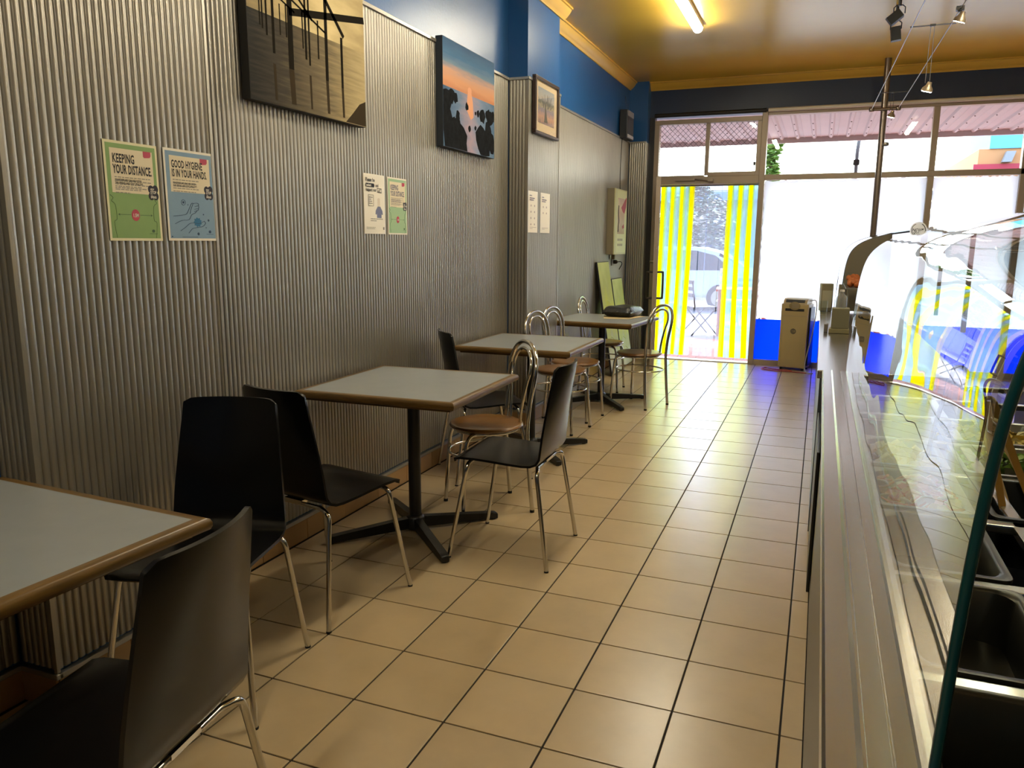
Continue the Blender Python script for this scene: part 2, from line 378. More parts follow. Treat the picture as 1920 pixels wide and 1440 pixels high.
for x0, x1 in ((-.64, .976), (1.034, 1.80), (1.86, 2.7)):
    MB().box((x0, YF-.002, 2.133), (x1, YF+.003, 2.765)).out('pane', glass_m, w2)
    MB().box((x0, YF-.002, .062), (x1, YF+.003, 2.075)).out('pane', glass_m, w2)
def film(x0, x1, z0, z1, name, m, label, rag=.012):
    random.seed(int(x0*100)+5); P = []
    k = 36
    P += [(x0+(x1-x0)*i/k, z0+random.uniform(-rag, rag)) for i in range(k)]
    P += [(x1, z0+(z1-z0)*i/6) for i in range(6)]
    P += [(x1+(x0-x1)*i/k, z1+random.uniform(-rag, rag*.4)) for i in range(k)]
    P += [(x0+random.uniform(0, rag), z1+(z0-z1)*i/k) for i in range(k)]
    return MB().prism(P, YF-.006, YF-.004, Matrix(((1, 0, 0, 0), (0, 0, 1, 0), (0, 1, 0, 0), (0, 0, 0, 1)))).out(name, m, w2, label=label, smooth=0)
glare_m = sheet_mat('white_glare_sheet', (.9, .9, .9, 1), ior=1.2, trans=.96, dcol=(.88, .95, 1.0))  # added translucent white sheet standing in for blown-out daylight in clear glass
bfilm = sheet_mat('blue_window_film', (.02, .14, .95, 1), ior=1.2, trans=.5, dcol=(.0, .20, .95))
for x0, x1 in ((-.64, .976), (1.034, 1.80), (1.86, 2.7)):
    film(x0, x1, .53, 2.07, 'window_sheet', glare_m, 'added white sheet imitating the blown-out daylight in the glass')
    film(x0, x1, .062, .525, 'window_sheet', bfilm, 'blue film along the foot of the glass', .0)
for x0, x1, m in ((-1.885, -.66, darkf), (-.64, 2.68, mat('pale_rail', 'dedbd4', .4, .2))):
    MB().tube([(x0, YF-.075, 2.815), (x1, YF-.075, 2.815)], .021, 12).out('trim_3', m, kind='structure')
# ------------------------------------------------------------------ strip curtain
sc_ = thing('strip_curtain', 'yellow, blue and clear plastic strip curtain hanging in the open doorway', 'curtain', (-1.26, YF+.075, 0))
MB().box((-.575, -.012, 2.03), (.56, .018, 2.06)).out('header_rail', alum, sc_)
ystrip = sheet_mat('yellow_strip', (.93, .93, .0, 1), ior=1.35, trans=.34, dcol=(.97, .97, .0))
bstrip = sheet_mat('pale_blue_strip', (.62, .83, .97, 1), ior=1.35, trans=.34, dcol=(.60, .82, 1))
cstrip = sheet_mat('clear_strip', (.86, .90, .96, 1), ior=1.35, trans=.12, dcol=(.85, .9, 1))
def pstrip(x, w, m, yo, dx, bend, name='strip'):
    G = []
    for i in range(13):
        t = i/12; z = 2.045-t*2.0; xc = x+dx*t*t+bend*math.sin(t*PI); row = []
        for j in range(4):
            s_ = (j/3-.5); row.append((xc+s_*w*(1-.12*t), yo+.004*math.cos(s_*3)+.010*math.sin(t*4)*t, z))
        G.append(row)
    MB().shell(G, .0022).out(name, m, sc_)
k = 0
def lay(x0, x1, first, dx0, dx1):
    global k
    n_ = round((x1-x0)/.0535)
    for i in range(n_):
        x = x0+(x1-x0)*(i+.5)/n_; y_ = (i % 2 == 0) == (first == 'y')
        pstrip(x+1.26, .072, ystrip if y_ else bstrip, .016 if y_ else -.010, dx0+(dx1-dx0)*i/max(1, n_-1), random.uniform(-.012, .006))
lay(-1.80, -1.425, 'y', -.03, -.045); lay(-1.035, -.70, 'y', -.02, .03)
for i in range(5): pstrip(-1.385+i*.080+1.26, .088, cstrip, .004*(i % 2), [-.05, -.012, -.006, -.02, .006][i], random.uniform(-.008, .008))
# ------------------------------------------------------------------ black ply chairs
def black_chair(label):
    t = thing('chair', label, 'chair', group='black ply chairs')
    prof = [(.222, .436, .192), (.212, .447, .195), (.185, .4535, .197), (.12, .455, .198), (.05, .452, .198), (-.03, .447, .198), (-.10, .444, .197), (-.137, .446, .195), (-.163, .456, .193), (-.179, .479, .190), (-.188, .515, .188), (-.199, .57, .184), (-.2165, .65, .177), (-.2345, .73, .169), (-.2525, .81, .161), (-.262, .855, .157), (-.265, .873, .155)]
    G = []; nj = 16
    for i, (x, z, hw) in enumerate(prof):
        row = []
        up = max(0., (z-.47)/.4)
        for j in range(nj+1):
            v = 2*j/nj-1
            xx = x+.034*up**.7*v*v; zz = z - (.012 if i < 8 else 0)*(1-v*v)*math.sin(PI*min(1, max(0, (.222-x)/.4)))
            if i == len(prof)-1: zz -= .014*abs(v)**16
            if i == 0: xx -= .014*abs(v)**14
            row.append((xx, v*hw, zz))
        G.append(row)
    MB().shell(G, .010).out('shell', black_ply, t, smooth=50)
    for sx in (1, -1):
        for sy in (1, -1):
            fx, tx, hx = (.228, .158, .150) if sx > 0 else (-.228, -.168, -.150)
            zt = .432 if sx > 0 else .426
            P = [(hx, sy*.06, zt), (hx, sy*.115, zt)] + smooth_path([(hx, sy*.13, zt), (tx*.98, sy*.170, zt-.006), (tx, sy*.187, zt-.030), (tx+(fx-tx)*.15, sy*.193, zt-.085)], 4) + [(fx, sy*.226, .006)]
            lg = MB().tube(P, .0092, 10).out('leg', chrome, t)
            MB().lathe([(0, 0), (.0100, 0), (.0100, .006), (0, .006)], 10, Matrix.Translation((fx, sy*.2265, 0))).out('foot_cap', rub, lg)
    mb = MB()
    for hx, zt in ((.150, .432), (-.150, .426)): mb.tube([(hx, -.10, zt), (hx, .10, zt)], .0085, 8); mb.box((hx-.015, -.045, zt+.004), (hx+.015, .045, zt+.016))
    mb.tube([(.150, 0, .43), (-.150, 0, .426)], .008, 8); mb.out('under_frame', chrome, t)
    return t
def facing(dx, dy): return (0, 0, math.atan2(dy, dx))
chA = black_chair('nearest black ply chair, its curved back turned to us, aisle side of the nearest table')
chA.location = (-1.212, -2.375, 0); chA.rotation_euler = facing(-.985, -.15)
dup(chA, (-1.690, -1.612, 0), facing(.30, -.954), 'black ply chair facing us from behind the far side of the nearest table')
dup(chA, (-1.715, -.95, 0), facing(.18, .98), 'black ply chair seen from behind, tucked to the near side of the second table')
dup(chA, (-1.212, -.212, 0), facing(-1, -.02), 'black ply chair on the aisle side of the second table, facing the wall')
dup(chA, (-1.815, .81, 0), facing(.77, .64), 'black ply chair against the wall at the near side of the third table')
# ------------------------------------------------------------------ bistro chairs
def bistro(label):
    t = thing('bistro_chair', label, 'chair', group='chrome bistro chairs with round wooden seats')
    MB().lathe([(0, .440), (.175, .440), (.188, .444), (.193, .451), (.190, .459), (.180, .463), (.10, .4605), (0, .460)], 40).out('seat', wood_s, t)
    MB().tube(arc((0, 0, .433), .165, 0, 2*PI, 28, 'xy')[:-1], .008, 8, closed=True).out('seat_ring', chrome, t)
    for sy in (1, -1):
        P = smooth_path([(.02, sy*.120, .432), (.08, sy*.125, .432), (.125, sy*.131, .424), (.150, sy*.138, .390), (.160, sy*.143, .32)], 5) + [(.178, sy*.158, .012)]
        l = MB().tube(P, .0105, 10).out('leg', chrome, t); MB().lathe([(0, 0), (.0118, 0), (.0118, .014), (0, .014)], 10, Matrix.Translation((.178, sy*.158, 0))).out('foot_cap', rub, l)
    half = [(-.195, .166, .012), (-.178, .162, .20), (-.168, .158, .36), (-.168, .156, .46), (-.178, .163, .58), (-.192, .178, .68), (-.204, .176, .76), (-.214, .140, .825), (-.220, .075, .862)]
    P = smooth_path(half + [(-.222, 0, .872)] + [(x, -y, z) for x, y, z in half[::-1]], 5)
    l = MB().tube(P, .0112, 10).out('back_hoop', chrome, t)
    for sy in (1, -1): MB().lathe([(0, 0), (.0122, 0), (.0122, .014), (0, .014)], 10, Matrix.Translation((-.195, sy*.166, 0))).out('foot_cap', rub, l)
    ih = [(-.160, .070, .458), (-.166, .078, .54), (-.180, .104, .66), (-.194, .120, .73), (-.205, .104, .79), (-.212, .055, .828)]
    MB().tube(smooth_path(ih + [(-.214, 0, .837)] + [(x, -y, z) for x, y, z in ih[::-1]], 5), .0085, 8).out('inner_hoop', chrome, t)
    MB().tube([(.205*math.cos(a)-.006, .190*math.sin(a), .315) for a in [2*PI*i/32 for i in range(32)]], .0062, 8, closed=True).out('stretcher_ring', chrome, t)
    return t
bE = bistro('bistro chair behind the far side of the second table, nearest of the round wooden seats')
bE.location = (-1.548, .235, 0); bE.rotation_euler = facing(-.74, -.67)
dup(bE, (-1.735, 2.045, 0), facing(.988, -.15), 'bistro chair against the wall just past the third table, nearer of the two standing together')
dup(bE, (-1.745, 2.46, 0), facing(.99, -.14), 'bistro chair against the wall short of the last table, further of the two standing together')
dup(bE, (-1.855, 3.725, 0), facing(1, .04), 'bistro chair against the wall behind the last table with the black bag')
dup(bE, (-1.385, 3.155, 0), facing(-.925, .38), 'bistro chair on the aisle side of the last table, nearest the doorway')
# ------------------------------------------------------------------ tables
def table(label):
    t = thing('dining_table', label, 'table', group='grey laminate dining tables')
    h = .3875; e = .033
    MB().box((-h+e-.002, -h+e-.002, .705), (h-e+.002, h-e+.002, .7352), bev=.0005).out('tabletop', lam, t)
    MB().box((-h+e, -h+e, .690), (h-e, h-e, .705)).out('underside', mat('raw_board', '6a5438', .8), t)
    # bullnose strip, mitred, long axis along local x
    pr = [(-h+e, .735), (-h+.012, .7355), (-h+.004, .732), (-h, .724), (-h, .714), (-h+.004, .706), (-h+.012, .7025), (-h+e, .703)]
    k = len(pr)
    mb = MB(); mb.add([(sx*(-y), y, z) for sx in (-1, 1) for y, z in pr], [tuple(range(k))[::-1], tuple(range(k, 2*k))] + [(i, (i+1) % k, k+(i+1) % k, k+i) for i in range(k)])
    me = mb.mesh('edge_strip', wood_e, 40)
    for i in range(4): ob('edge_strip', me, t, rot=(0, 0, i*PI/2))
    MB().tube([(0, 0, .03), (0, 0, .692)], .0295, 20).out('pole', black_iron, t)
    MB().box((-.15, -.15, .680), (.15, .15, .690), bev=.003).out('mounting_plate', black_iron, t)
    mb = MB(); pts = [(.0, .022), (.0, .075), (.05, .072), (.40, .038), (.425, .034), (.43, .028), (.43, .004), (.40, .004), (.39, .010), (.05, .020)]
    mb.prism(pts, -.0185, .0185, Matrix(((1, 0, 0, 0), (0, 0, 1, 0), (0, 1, 0, 0), (0, 0, 0, 1)))); bmesh.ops.bevel(mb.b, geom=mb.b.edges[:], offset=.003, segments=1, affect='EDGES')
    me = mb.mesh('base_arm', black_iron, 40)
    for i in range(4):
        a = ob('base_arm', me, t, rot=(0, 0, PI/4+i*PI/2)); ob('foot', FOOT, a)
    MB().lathe([(0, .018), (.045, .018), (.045, .070), (.032, .085), (0, .085)], 16).out('hub', black_iron, t)
    return t
FOOT = MB().lathe([(0, 0), (.014, 0), (.014, .005), (0, .005)], 10, Matrix.Translation((.41, 0, 0))).mesh('foot', rub)
t1 = table('nearest grey laminate table, wood edged, its near half cut off by the frame')
t1.location = (-1.697, -2.36, 0); t1.rotation_euler = (0, 0, math.radians(-3))
dup(t1, (-1.727, -.215, 0), (0, 0, math.radians(1.2)), 'second grey laminate table from us, wholly clear, on a black four-armed base')
dup(t1, (-1.727, 1.40, 0), (0, 0, 0), 'third grey laminate table from us, beside the wall pier')
dup(t1, (-1.715, 3.15, 0), (0, 0, math.radians(-5)), 'last grey laminate table, with a black bag lying on papers')
# ------------------------------------------------------------------ bag and papers on the last table
for i, (x, y, a, lab) in enumerate(((-1.63, 3.28, .25, 'loose cream sheet of paper lying under the black bag, wall side'), (-1.545, 3.33, -.3, 'loose cream sheet of paper lying under the black bag, aisle side'))):
    MB().box((-.105, -.148, 0), (.105, .148, .0012)).out('paper_sheet', mat('cream_paper', 'cdb98c', .7), loc=(x, y, .7356+.0013*i), rot=(0, 0, a), label=lab, cat='paper', group='papers under the bag')
G = []
def bag_pt(u, v, s):
    e = (1-abs(u)**5.0)*(1-abs(v)**5.0); e = max(0, e)**.32
    return (u*.135*(1-.05*v*v), v*.18*(1-.05*u*u), (.046+s*.046*e) + .005*math.sin(u*4+v*3)*e*(1 if s > 0 else 0))
mb = MB(); n_ = 14
for s in (1, -1):
    g = [[bag_pt(2*i/n_-1, 2*j/n_-1, s) for j in range(n_+1)] for i in range(n_+1)]
    vs = [p for r in g for p in r]; mb.add(vs, [(i*(n_+1)+j, (i+1)*(n_+1)+j, (i+1)*(n_+1)+j+1, i*(n_+1)+j+1) for i in range(n_) for j in range(n_)])
bmesh.ops.remove_doubles(mb.b, verts=mb.b.verts[:], dist=.0005)
bgt = thing('bag', 'black crinkled leather bag lying on papers on the last table', 'bag', (-1.60, 3.42, .7376), (0, 0, -.12))
leather = mat('black_leather', '15191a', .36, bump=(55, .5))
mb.out('body', leather, bgt)
MB().tube([(.135*s_[0], .18*s_[1], .042) for s_ in ((-.97, -.97), (.97, -.97), (.97, .97), (-.97, .97))], .004, 6, closed=True).out('piping', leather, bgt)
# ------------------------------------------------------------------ posters on the cladding (local x to the right, y up, z off the wall)
WR = (PI/2, 0, PI/2)
def quad(mb, x0, y0, x1, y1, z): mb.box((x0, y0, z-.0004), (x1, y1, z))
def lines(mb, x, y, ws, dy, h, z=.0016):
    random.seed(len(ws)*17+int(x*1000))
    for i, w in enumerate(ws):
        a = 0
        while a < w:
            b = min(w, a+random.uniform(.006, .018)); quad(mb, x+a, y-i*dy-h, x+b, y-i*dy, z); a = b+.003
def poster(name, label, cat, loc, w, h, m, bow=0., group='notices taped to the ribbed wall'):
    t = thing(name, label, cat, loc, WR, group)
    G = [[(w*j/8, h*i/6, .0006+bow*math.sin(PI*j/8)) for j in range(9)] for i in range(7)]
    mb = MB(); mb.shell(G, .0008); mb.out('sheet', m, t, smooth=60); return t
def badge(t, cx, cy, s):
    mb = MB()
    for dx, dy in ((-.42, .45), (.42, .5), (-.38, -.42), (.45, -.40), (0, 0)): mb.prism([(cx+s*(dx+.55*math.cos(a)), cy+s*(dy*1.15+.6*math.sin(a))) for a in [2*PI*i/18 for i in range(18)]], .0014, .0017+.0001*dx)
    mb.out('badge', mat('navy_ink', '1a1c2e', .6), t)
    mb = MB(); text(mb, 'HELP', cx-s*.55, cy+s*.42, s*.36, .0021, .0002, .9); text(mb, 'STOP', cx-s*.55, cy-s*.12, s*.62, .0021, .0003, .75); text(mb, 'THE', cx-s*.55, cy-s*.38, s*.22, .0021); text(mb, 'SPREAD', cx-s*.55, cy-s*.78, s*.46, .0021, .0003, .68)
    mb.out('badge_lettering', white_p, t)
pap_y = mat('lemon_white_paper', 'e6dfb8', .6); grn = mat('green_print', '86a767', .6, var=(9, .06)); blu = mat('blue_print', '7f9db6', .6, var=(9, .06)); crm = mat('cream_print', 'e4d6b6', .6); red = mat('red_print', 'b8435a', .6)
def distance_poster(loc, w, h, label, fade=False):
    t = poster('poster', label, 'poster', loc, w, h, pap_y if not fade else white_p)
    g = grn if not fade else mat('pale_green_print', '9dbd92', .6); mb = MB(); quad(mb, .008, .008, w-.008, h-.008, .0012); mb.out('green_print', g, t)
    ik = ink if not fade else mat('faded_ink', '5a5870', .6)
    mb = MB(); quad(mb, .022, h*.485, w-.020, h-.022, .0014); mb.out('cream_print', crm, t)
    mb = MB(); text(mb, 'KEEPING', .030, h-.064, .037, .0018, .0011, .54); text(mb, 'YOUR DISTANCE.', .030, h-.096, .037, .0018, .0011, .475); mb.out('heading', ik, t, kind='stuff'); mb = MB()
    text(mb, 'TOGETHER WE CAN HELP STOP', .034, h*.605, .0085, .0018, .0002, .8); text(mb, 'THE SPREAD AND STAY HEALTHY.', .034, h*.575, .0085, .0018, .0002, .8); mb.out('lettering', ik, t, kind='stuff')
    mb = MB(); lines(mb, .034, h-.106, (.135, .140, .138, .120), .0105, .0028); lines(mb, .034, h*.555, (.10, .10, .055), .0095, .0026); mb.out('small_print', grey_ink, t, kind='stuff')
    MB().prism([(w-.056, h-.022), (w-.056, h-.038), (w-.052, h-.042), (w-.030, h-.040), (w-.026, h-.034), (w-.026, h-.022)], .0012, .0017).out('tab_print', red, t)
    mb = MB(); mb.prism([(w*.5+.0155*math.cos(a), h*.265+.018*math.sin(a)) for a in [2*PI*i/20 for i in range(20)]], .0012, .0017); mb.out('red_print', red, t)
    mb = MB(); text(mb, '1.5M', w*.5, h*.265-.006, .015, .0021, .0004, .75, 'CENTER'); mb.out('distance_lettering', white_p, t)
    mb = MB(); quad(mb, .036, h*.265, w*.5-.018, h*.265+.0012, .0016); quad(mb, w*.5+.018, h*.265, w-.036, h*.265+.0012, .0016)
    for sg, xx in ((1, .036), (-1, w-.036)): mb.add([(xx, h*.265+.0006, .0016), (xx+sg*.006, h*.265+.004, .0016), (xx+sg*.006, h*.265-.003, .0016)], [(0, 1, 2)])
    for sg, xx in ((1, .012), (-1, w-.012)): mb.tube(smooth_path([(xx, h*.46, .0014), (xx+sg*.010, h*.43, .0014), (xx+sg*.003, h*.40, .0014), (xx+sg*.016, h*.36, .0014), (xx+sg*.018, h*.22, .0014), (xx+sg*.008, h*.19, .0014), (xx+sg*.014, h*.03, .0014)], 4), .0006, 4)
    mb.out('line_drawing', mat('dark_green_ink', '3c5a3c', .6), t, kind='stuff')
    mb = MB(); quad(mb, w-.052, .022, w-.020, .0232, .0016); mb.prism([(w-.036+.006*math.cos(a), .031+.005*math.sin(a)) for a in [2*PI*i/10 for i in range(10)]], .0012, .0016); mb.out('crest', mat('dark_green_ink', '3c5a3c', .6), t)
    badge(t, w-.026, h*.505, .021)
    return t
PX, RX = XP+.0005, XW+.0005
distance_poster((PX, -1.587, 1.380), .204, .299, 'green KEEPING YOUR DISTANCE poster on the near pier, beside the blue poster')
t = poster('poster', 'blue GOOD HYGIENE IS IN YOUR HANDS poster on the near pier', 'poster', (PX, -1.357, 1.381), .223, .299, white_p); w, h = .223, .299
mb = MB(); quad(mb, .008, .008, w-.008, h-.008, .0012); mb.out('blue_print', blu, t)
mb = MB(); quad(mb, .024, h*.535, w-.020, h-.022, .0014); mb.out('cream_print', crm, t)
mb = MB(); text(mb, 'GOOD HYGIENE', .031, h-.060, .034, .0018, .001, .52); text(mb, 'IS IN YOUR HANDS.', .031, h-.089, .034, .0018, .001, .495); mb.out('heading', ink, t, kind='stuff'); mb = MB()
text(mb, 'TOGETHER WE CAN HELP STOP', .034, h*.625, .0085, .0018, .0002, .8); text(mb, 'THE SPREAD AND STAY HEALTHY.', .034, h*.598, .0085, .0018, .0002, .8); mb.out('lettering', ink, t, kind='stuff')
mb = MB(); lines(mb, .034, h-.098, (.115, .105, .095), .0105, .0028); lines(mb, .034, h*.58, (.115, .10), .0095, .0026); mb.out('small_print', grey_ink, t, kind='stuff')
mb = MB(); mb.prism([(w-.062, h-.022), (w-.062, h-.038), (w-.057, h-.042), (w-.034, h-.040), (w-.029, h-.034), (w-.029, h-.022)], .0012, .0017); mb.out('red_print', red, t)
dk = mat('dark_blue_ink', '24415f', .6); mb = MB(); X = lambda u, v: (u*w, v*h, .0015)
for P in (((.12, .27), (.30, .285), (.38, .30), (.44, .36), (.49, .415), (.52, .42), (.50, .385)), ((.14, .185), (.28, .225), (.42, .235), (.48, .29), (.56, .315), (.60, .345)), ((.24, .11), (.34, .15), (.44, .195), (.54, .20), (.62, .195), (.70, .215), (.74, .225)), ((.40, .085), (.48, .135), (.58, .150), (.70, .165), (.76, .20), (.74, .225)), ((.50, .385), (.47, .345), (.45, .30)), ((.52, .42), (.62, .425), (.635, .40), (.56, .385)), ((.635, .40), (.635, .37), (.55, .355)), ((.63, .37), (.62, .345), (.54, .33))):
    mb.tube(smooth_path([X(*p) for p in P], 4), .0009, 4)
mb.tube([X(.33+.040*math.cos(a), .425+.030*math.sin(a)) for a in [2*PI*i/14 for i in range(14)]], .0007, 4, closed=True)
for u, v, r in ((.33, .425, .004), (.42, .40, .0018), (.60, .078, .005), (.83, .235, .004), (.77, .15, .002), (.07, .045, .0025), (.73, .30, .0025)): mb.prism([(u*w+r*math.cos(a), v*h+r*math.sin(a)) for a in [2*PI*i/10 for i in range(10)]], .0012, .0016)
quad(mb, w-.050, .022, w-.018, .0232, .0016); quad(mb, .06, .012, .13, .0132, .0016); mb.prism([(w-.034+.006*math.cos(a), .031+.005*math.sin(a)) for a in [2*PI*i/10 for i in range(10)]], .0012, .0016)
mb.out('line_drawing', dk, t, kind='stuff')
mb = MB(); mb.prism([(w*(.60+.065*math.cos(a)*(1+.35*(i % 2))), h*(.21+.042*math.sin(a)*(1+.35*(i % 2)))) for i, a in enumerate([2*PI*i/18 for i in range(18)])], .0012, .0017); mb.out('water_print', mat('water_blue', '2a6f9a', .6), t)
badge(t, w-.030, h*.545, .021)
def blank(name, loc, w, h, label, m=white_p): return poster(name, label, 'notice', loc, w, h, m, .004)
t = blank('notice', (RX, .080, 1.420), .203, .300, 'white notice reading Please be patient, on the wall beyond the near pier')
mb = MB(); Z = .0055; text(mb, 'Please be', .014, .262, .026, Z, .0007, .85); text(mb, 'and', .108, .238, .022, Z, .0006, .85); text(mb, 'respect our', .014, .214, .024, Z, .0006, .85)
mb.prism([(.014+.0, .247), (.018, .253), (.092, .253), (.097, .247), (.097, .240), (.092, .234), (.018, .234), (.014, .240)], Z-.0005, Z)
for a, b in (((.122, .210, ), (.166, .213)), ((.122, .229), (.166, .232)), ((.122, .210), (.1245, .232)), ((.1635, .210), (.166, .232))): quad(mb, a[0], a[1], b[0], b[1], Z)
for a, b in (((.036, .195), (.086, .1965)), ((.036, .140), (.086, .1415)), ((.036, .140), (.038, .1965)), ((.084, .140), (.086, .1965))): quad(mb, a[0], a[1], b[0], b[1], Z)
lines(mb, .042, .185, (.036, .020, .030, .034), .010, .003, Z)
mb.out('lettering', ink, t, kind='stuff')
mb = MB(); text(mb, 'patient', .019, .238, .018, Z+.0006, .0005, .9); mb.out('reversed_lettering', white_p, t)
mb = MB(); text(mb, 'staff', .128, .215, .016, Z, .0003, .9); lines(mb, .055, .078, (.118, .055), .010, .003, Z); lines(mb, .014, .034, (.085, .08), .007, .002, Z); quad(mb, .176, .022, .186, .036, Z); mb.out('small_print', mat('pale_grey_ink', '77736c', .6), t, kind='stuff')
mb = MB(); mb.prism([(.105, .118), (.125, .140), (.150, .140), (.170, .118), (.174, .100), (.164, .098), (.160, .110), (.160, .082), (.117, .082), (.116, .108), (.112, .098), (.102, .100)], Z-.0005, Z); mb.out('figure_print', mat('violet_blue_print', '6d7290', .6), t)
mb = MB(); mb.prism([(.126, .140), (.126, .176), (.130, .182), (.144, .182), (.148, .176), (.148, .140)], Z-.0005, Z-.0001); mb.out('face_print', mat('skin_print', 'd9cdbb', .6), t)
distance_poster((RX, .314, 1.419), .208, .300, 'small faded KEEPING YOUR DISTANCE poster beside the white patient notice', True)
for y0, w, lab, n_ in ((2.040, .205, 'white instruction notice on the far pier, nearer of the two', 4), (2.310, .222, 'white instruction notice on the far pier, further of the two', 2)):
    t = blank('notice', (PX, y0, 1.452), w, .300, lab); mb = MB(); lines(mb, .025, .270, (.045,), .01, .006, Z); lines(mb, .025, .252, (.105, .085), .013, .007, Z)
    mb.out('heading', mat('violet_ink', '5f5a78', .6), t)
    mb = MB()
    for i in range(n_):
        for xx in (.055, .13): mb.prism([(xx+.009*math.cos(a), .195-.045*i+.008*math.sin(a)) for a in [2*PI*j/7+i for j in range(7)]], Z-.0005, Z)
    lines(mb, .03, .04, (.14, .06), .01, .003, Z); mb.out('small_print', mat('mauve_ink', 'a99a9a', .6), t, kind='stuff')
# ------------------------------------------------------------------ pictures
def noise_print(name, stops, axis=1, amp=.1, scale=6., stretch=(1, 1, 1), rough=.6):
    """printed picture: colour ramp running up the sheet, stirred by noise"""
    m = bpy.data.materials.new(name); m.use_nodes = True; n = m.node_tree.nodes; l = m.node_tree.links; p = n['Principled BSDF']; p.inputs['Roughness'].default_value = rough; p.inputs['Specular IOR Level'].default_value = .15
    tc = n.new('ShaderNodeTexCoord'); sp = n.new('ShaderNodeSeparateXYZ'); l.new(tc.outputs['Generated'], sp.inputs[0])
    mp = n.new('ShaderNodeMapping'); mp.inputs['Scale'].default_value = stretch; l.new(tc.outputs['Generated'], mp.inputs[0])
    nz = n.new('ShaderNodeTexNoise'); nz.inputs['Scale'].default_value = scale; nz.inputs['Detail'].default_value = 6; l.new(mp.outputs[0], nz.inputs['Vector'])
    a = n.new('ShaderNodeMath'); a.operation = 'MULTIPLY_ADD'; a.inputs[1].default_value = amp; l.new(nz.outputs[0], a.inputs[0])
    b = n.new('ShaderNodeMath'); b.operation = 'SUBTRACT'; b.inputs[1].default_value = amp*.5; l.new(sp.outputs[axis], b.inputs[0]); l.new(b.outputs[0], a.inputs[2])
    r = n.new('ShaderNodeValToRGB'); e = r.color_ramp.elements
    while len(e) < len(stops): e.new(.5)
    for el, (pos, c) in zip(e, stops): el.position = pos; el.color = lin(c)
    l.new(a.outputs[0], r.inputs[0]); l.new(r.outputs[0], p.inputs['Base Color']); return m
# big sepia canvas of a ruined jetty
cw, chh = .835, .80
cv = thing('picture', 'large sepia canvas of old jetty posts standing in the sea', 'picture', (XW+.004, -.782, 1.930), WR)
cvs = mat('canvas_side', '2b2720', .6)
MB().box((0, 0, 0), (cw, chh, .040), bev=.002).out('canvas', cvs, cv)
MB().box((.002, .002, .040), (cw-.002, .34, .0406)).out('sea_print', noise_print('sepia_sea', [(0, '1e1a15'), (.25, '3c3529'), (.6, '6e6148'), (.85, '9c8b64'), (1, 'ac9a70')], 0, .5, 5, (1, 5, 1)), cv)
MB().box((.002, .34, .040), (cw-.002, chh-.002, .0406)).out('sky_print', noise_print('sepia_sky', [(0, '8b7a58'), (.3, 'b9a475'), (.6, 'd3bf8e'), (1, 'a8956a')], 0, .9, 3, (1, 2, 1)), cv)
mb = MB(); HZ = .0412
def rod(x0, y0, x1, y1, w0, w1=None):
    w1 = w1 or w0; d = Vector((x1-x0, y1-y0)); nn = Vector((-d.y, d.x)).normalized()
    mb.add([(x0-nn.x*w0/2, y0-nn.y*w0/2, HZ), (x1-nn.x*w1/2, y1-nn.y*w1/2, HZ), (x1+nn.x*w1/2, y1+nn.y*w1/2, HZ), (x0+nn.x*w0/2, y0+nn.y*w0/2, HZ)], [(0, 1, 2, 3)])
for x, yb, yt, wd in ((.265, .16, .80, .034), (.395, .20, .47, .012), (.52, .16, .50, .022), (.64, .15, .37, .018), (.46, .24, .40, .010), (.37, .22, .50, .014), (.155, .20, .50, .016), (.115, .26, .47, .011), (.09, .28, .45, .009), (.35, .26, .41, .008), (.075, .29, .43, .007), (.24, .28, .41, .008), (.20, .28, .40, .007)): rod(x, yb, x, yt, wd)
for a in ((.16, .43, .43, .585, .022), (.43, .585, .66, .375, .020), (.16, .57, .42, .39, .012), (.26, .385, .835, .49, .030), (.08, .46, .30, .39, .008), (.08, .50, .52, .36, .009), (.15, .60, .28, .53, .010), (.32, .80, .45, .585, .02), (.60, .80, .43, .585, .02)): rod(*a)
mb.out('jetty_print', mat('dark_sepia', '1c1812', .8, spec=.05), cv)
ssh = mat('sepia_shade', '3a3124', .8, spec=.05)
for x, wd in ((.265, .034), (.395, .014), (.52, .02), (.64, .018), (.155, .016)):
    mb = MB(); mb.prism([(x-wd/2, .16), (x+wd/2, .16), (x+wd*.7, .02), (x-wd*.2, .02)], .0405, .0409); mb.out('reflection_print', ssh, cv)
MB().prism([(.66, .004), (.72, .05), (.78, .10), (.833, .12), (.833, .004)], .0405, .0409).out('rock_print', ssh, cv)
# sunset canvas
sw, sh = .768, .615
sv = thing('picture', 'canvas of a sunset over dark sea rocks, near the blue pier', 'picture', (XW+.004, .885, 1.937), WR)
MB().box((0, 0, 0), (sw, sh, .045), bev=.002).out('canvas', mat('canvas_side_blue', '232a33', .6), sv)
MB().box((.002, .345, .045), (sw-.002, sh-.002, .0456)).out('sky_print', noise_print('sunset_sky', [(0, 'd08a60'), (.16, 'dd9f74'), (.36, 'cfa086'), (.5, '6f8aa0'), (.7, '3f6f98'), (1, '2f587e')], 1, .28, 3.0, (1, 2.5, 1)), sv)
MB().box((.002, .002, .045), (sw-.002, .345, .0456)).out('sea_print', noise_print('sunset_sea', [(0, '3f5f80'), (.25, '6a83a2'), (.5, 'b09aa8'), (.68, '7f93b0'), (1, '4f7090')], 0, .45, 4.0, (1, 1.5, 1)), sv)
mb = MB(); mb.prism([(.345, .36), (.40, .36), (.42, .31), (.43, .22), (.39, .20), (.33, .25), (.335, .31)], .0452, .0459); mb.prism([(.372+.03*math.cos(a), .37+.022*math.sin(a)) for a in [2*PI*i/12 for i in range(12)]], .0455, .0461); mb.out('sun_print', mat('sunset_orange', 'e8a070', .5), sv)
mb = MB(); random.seed(11)
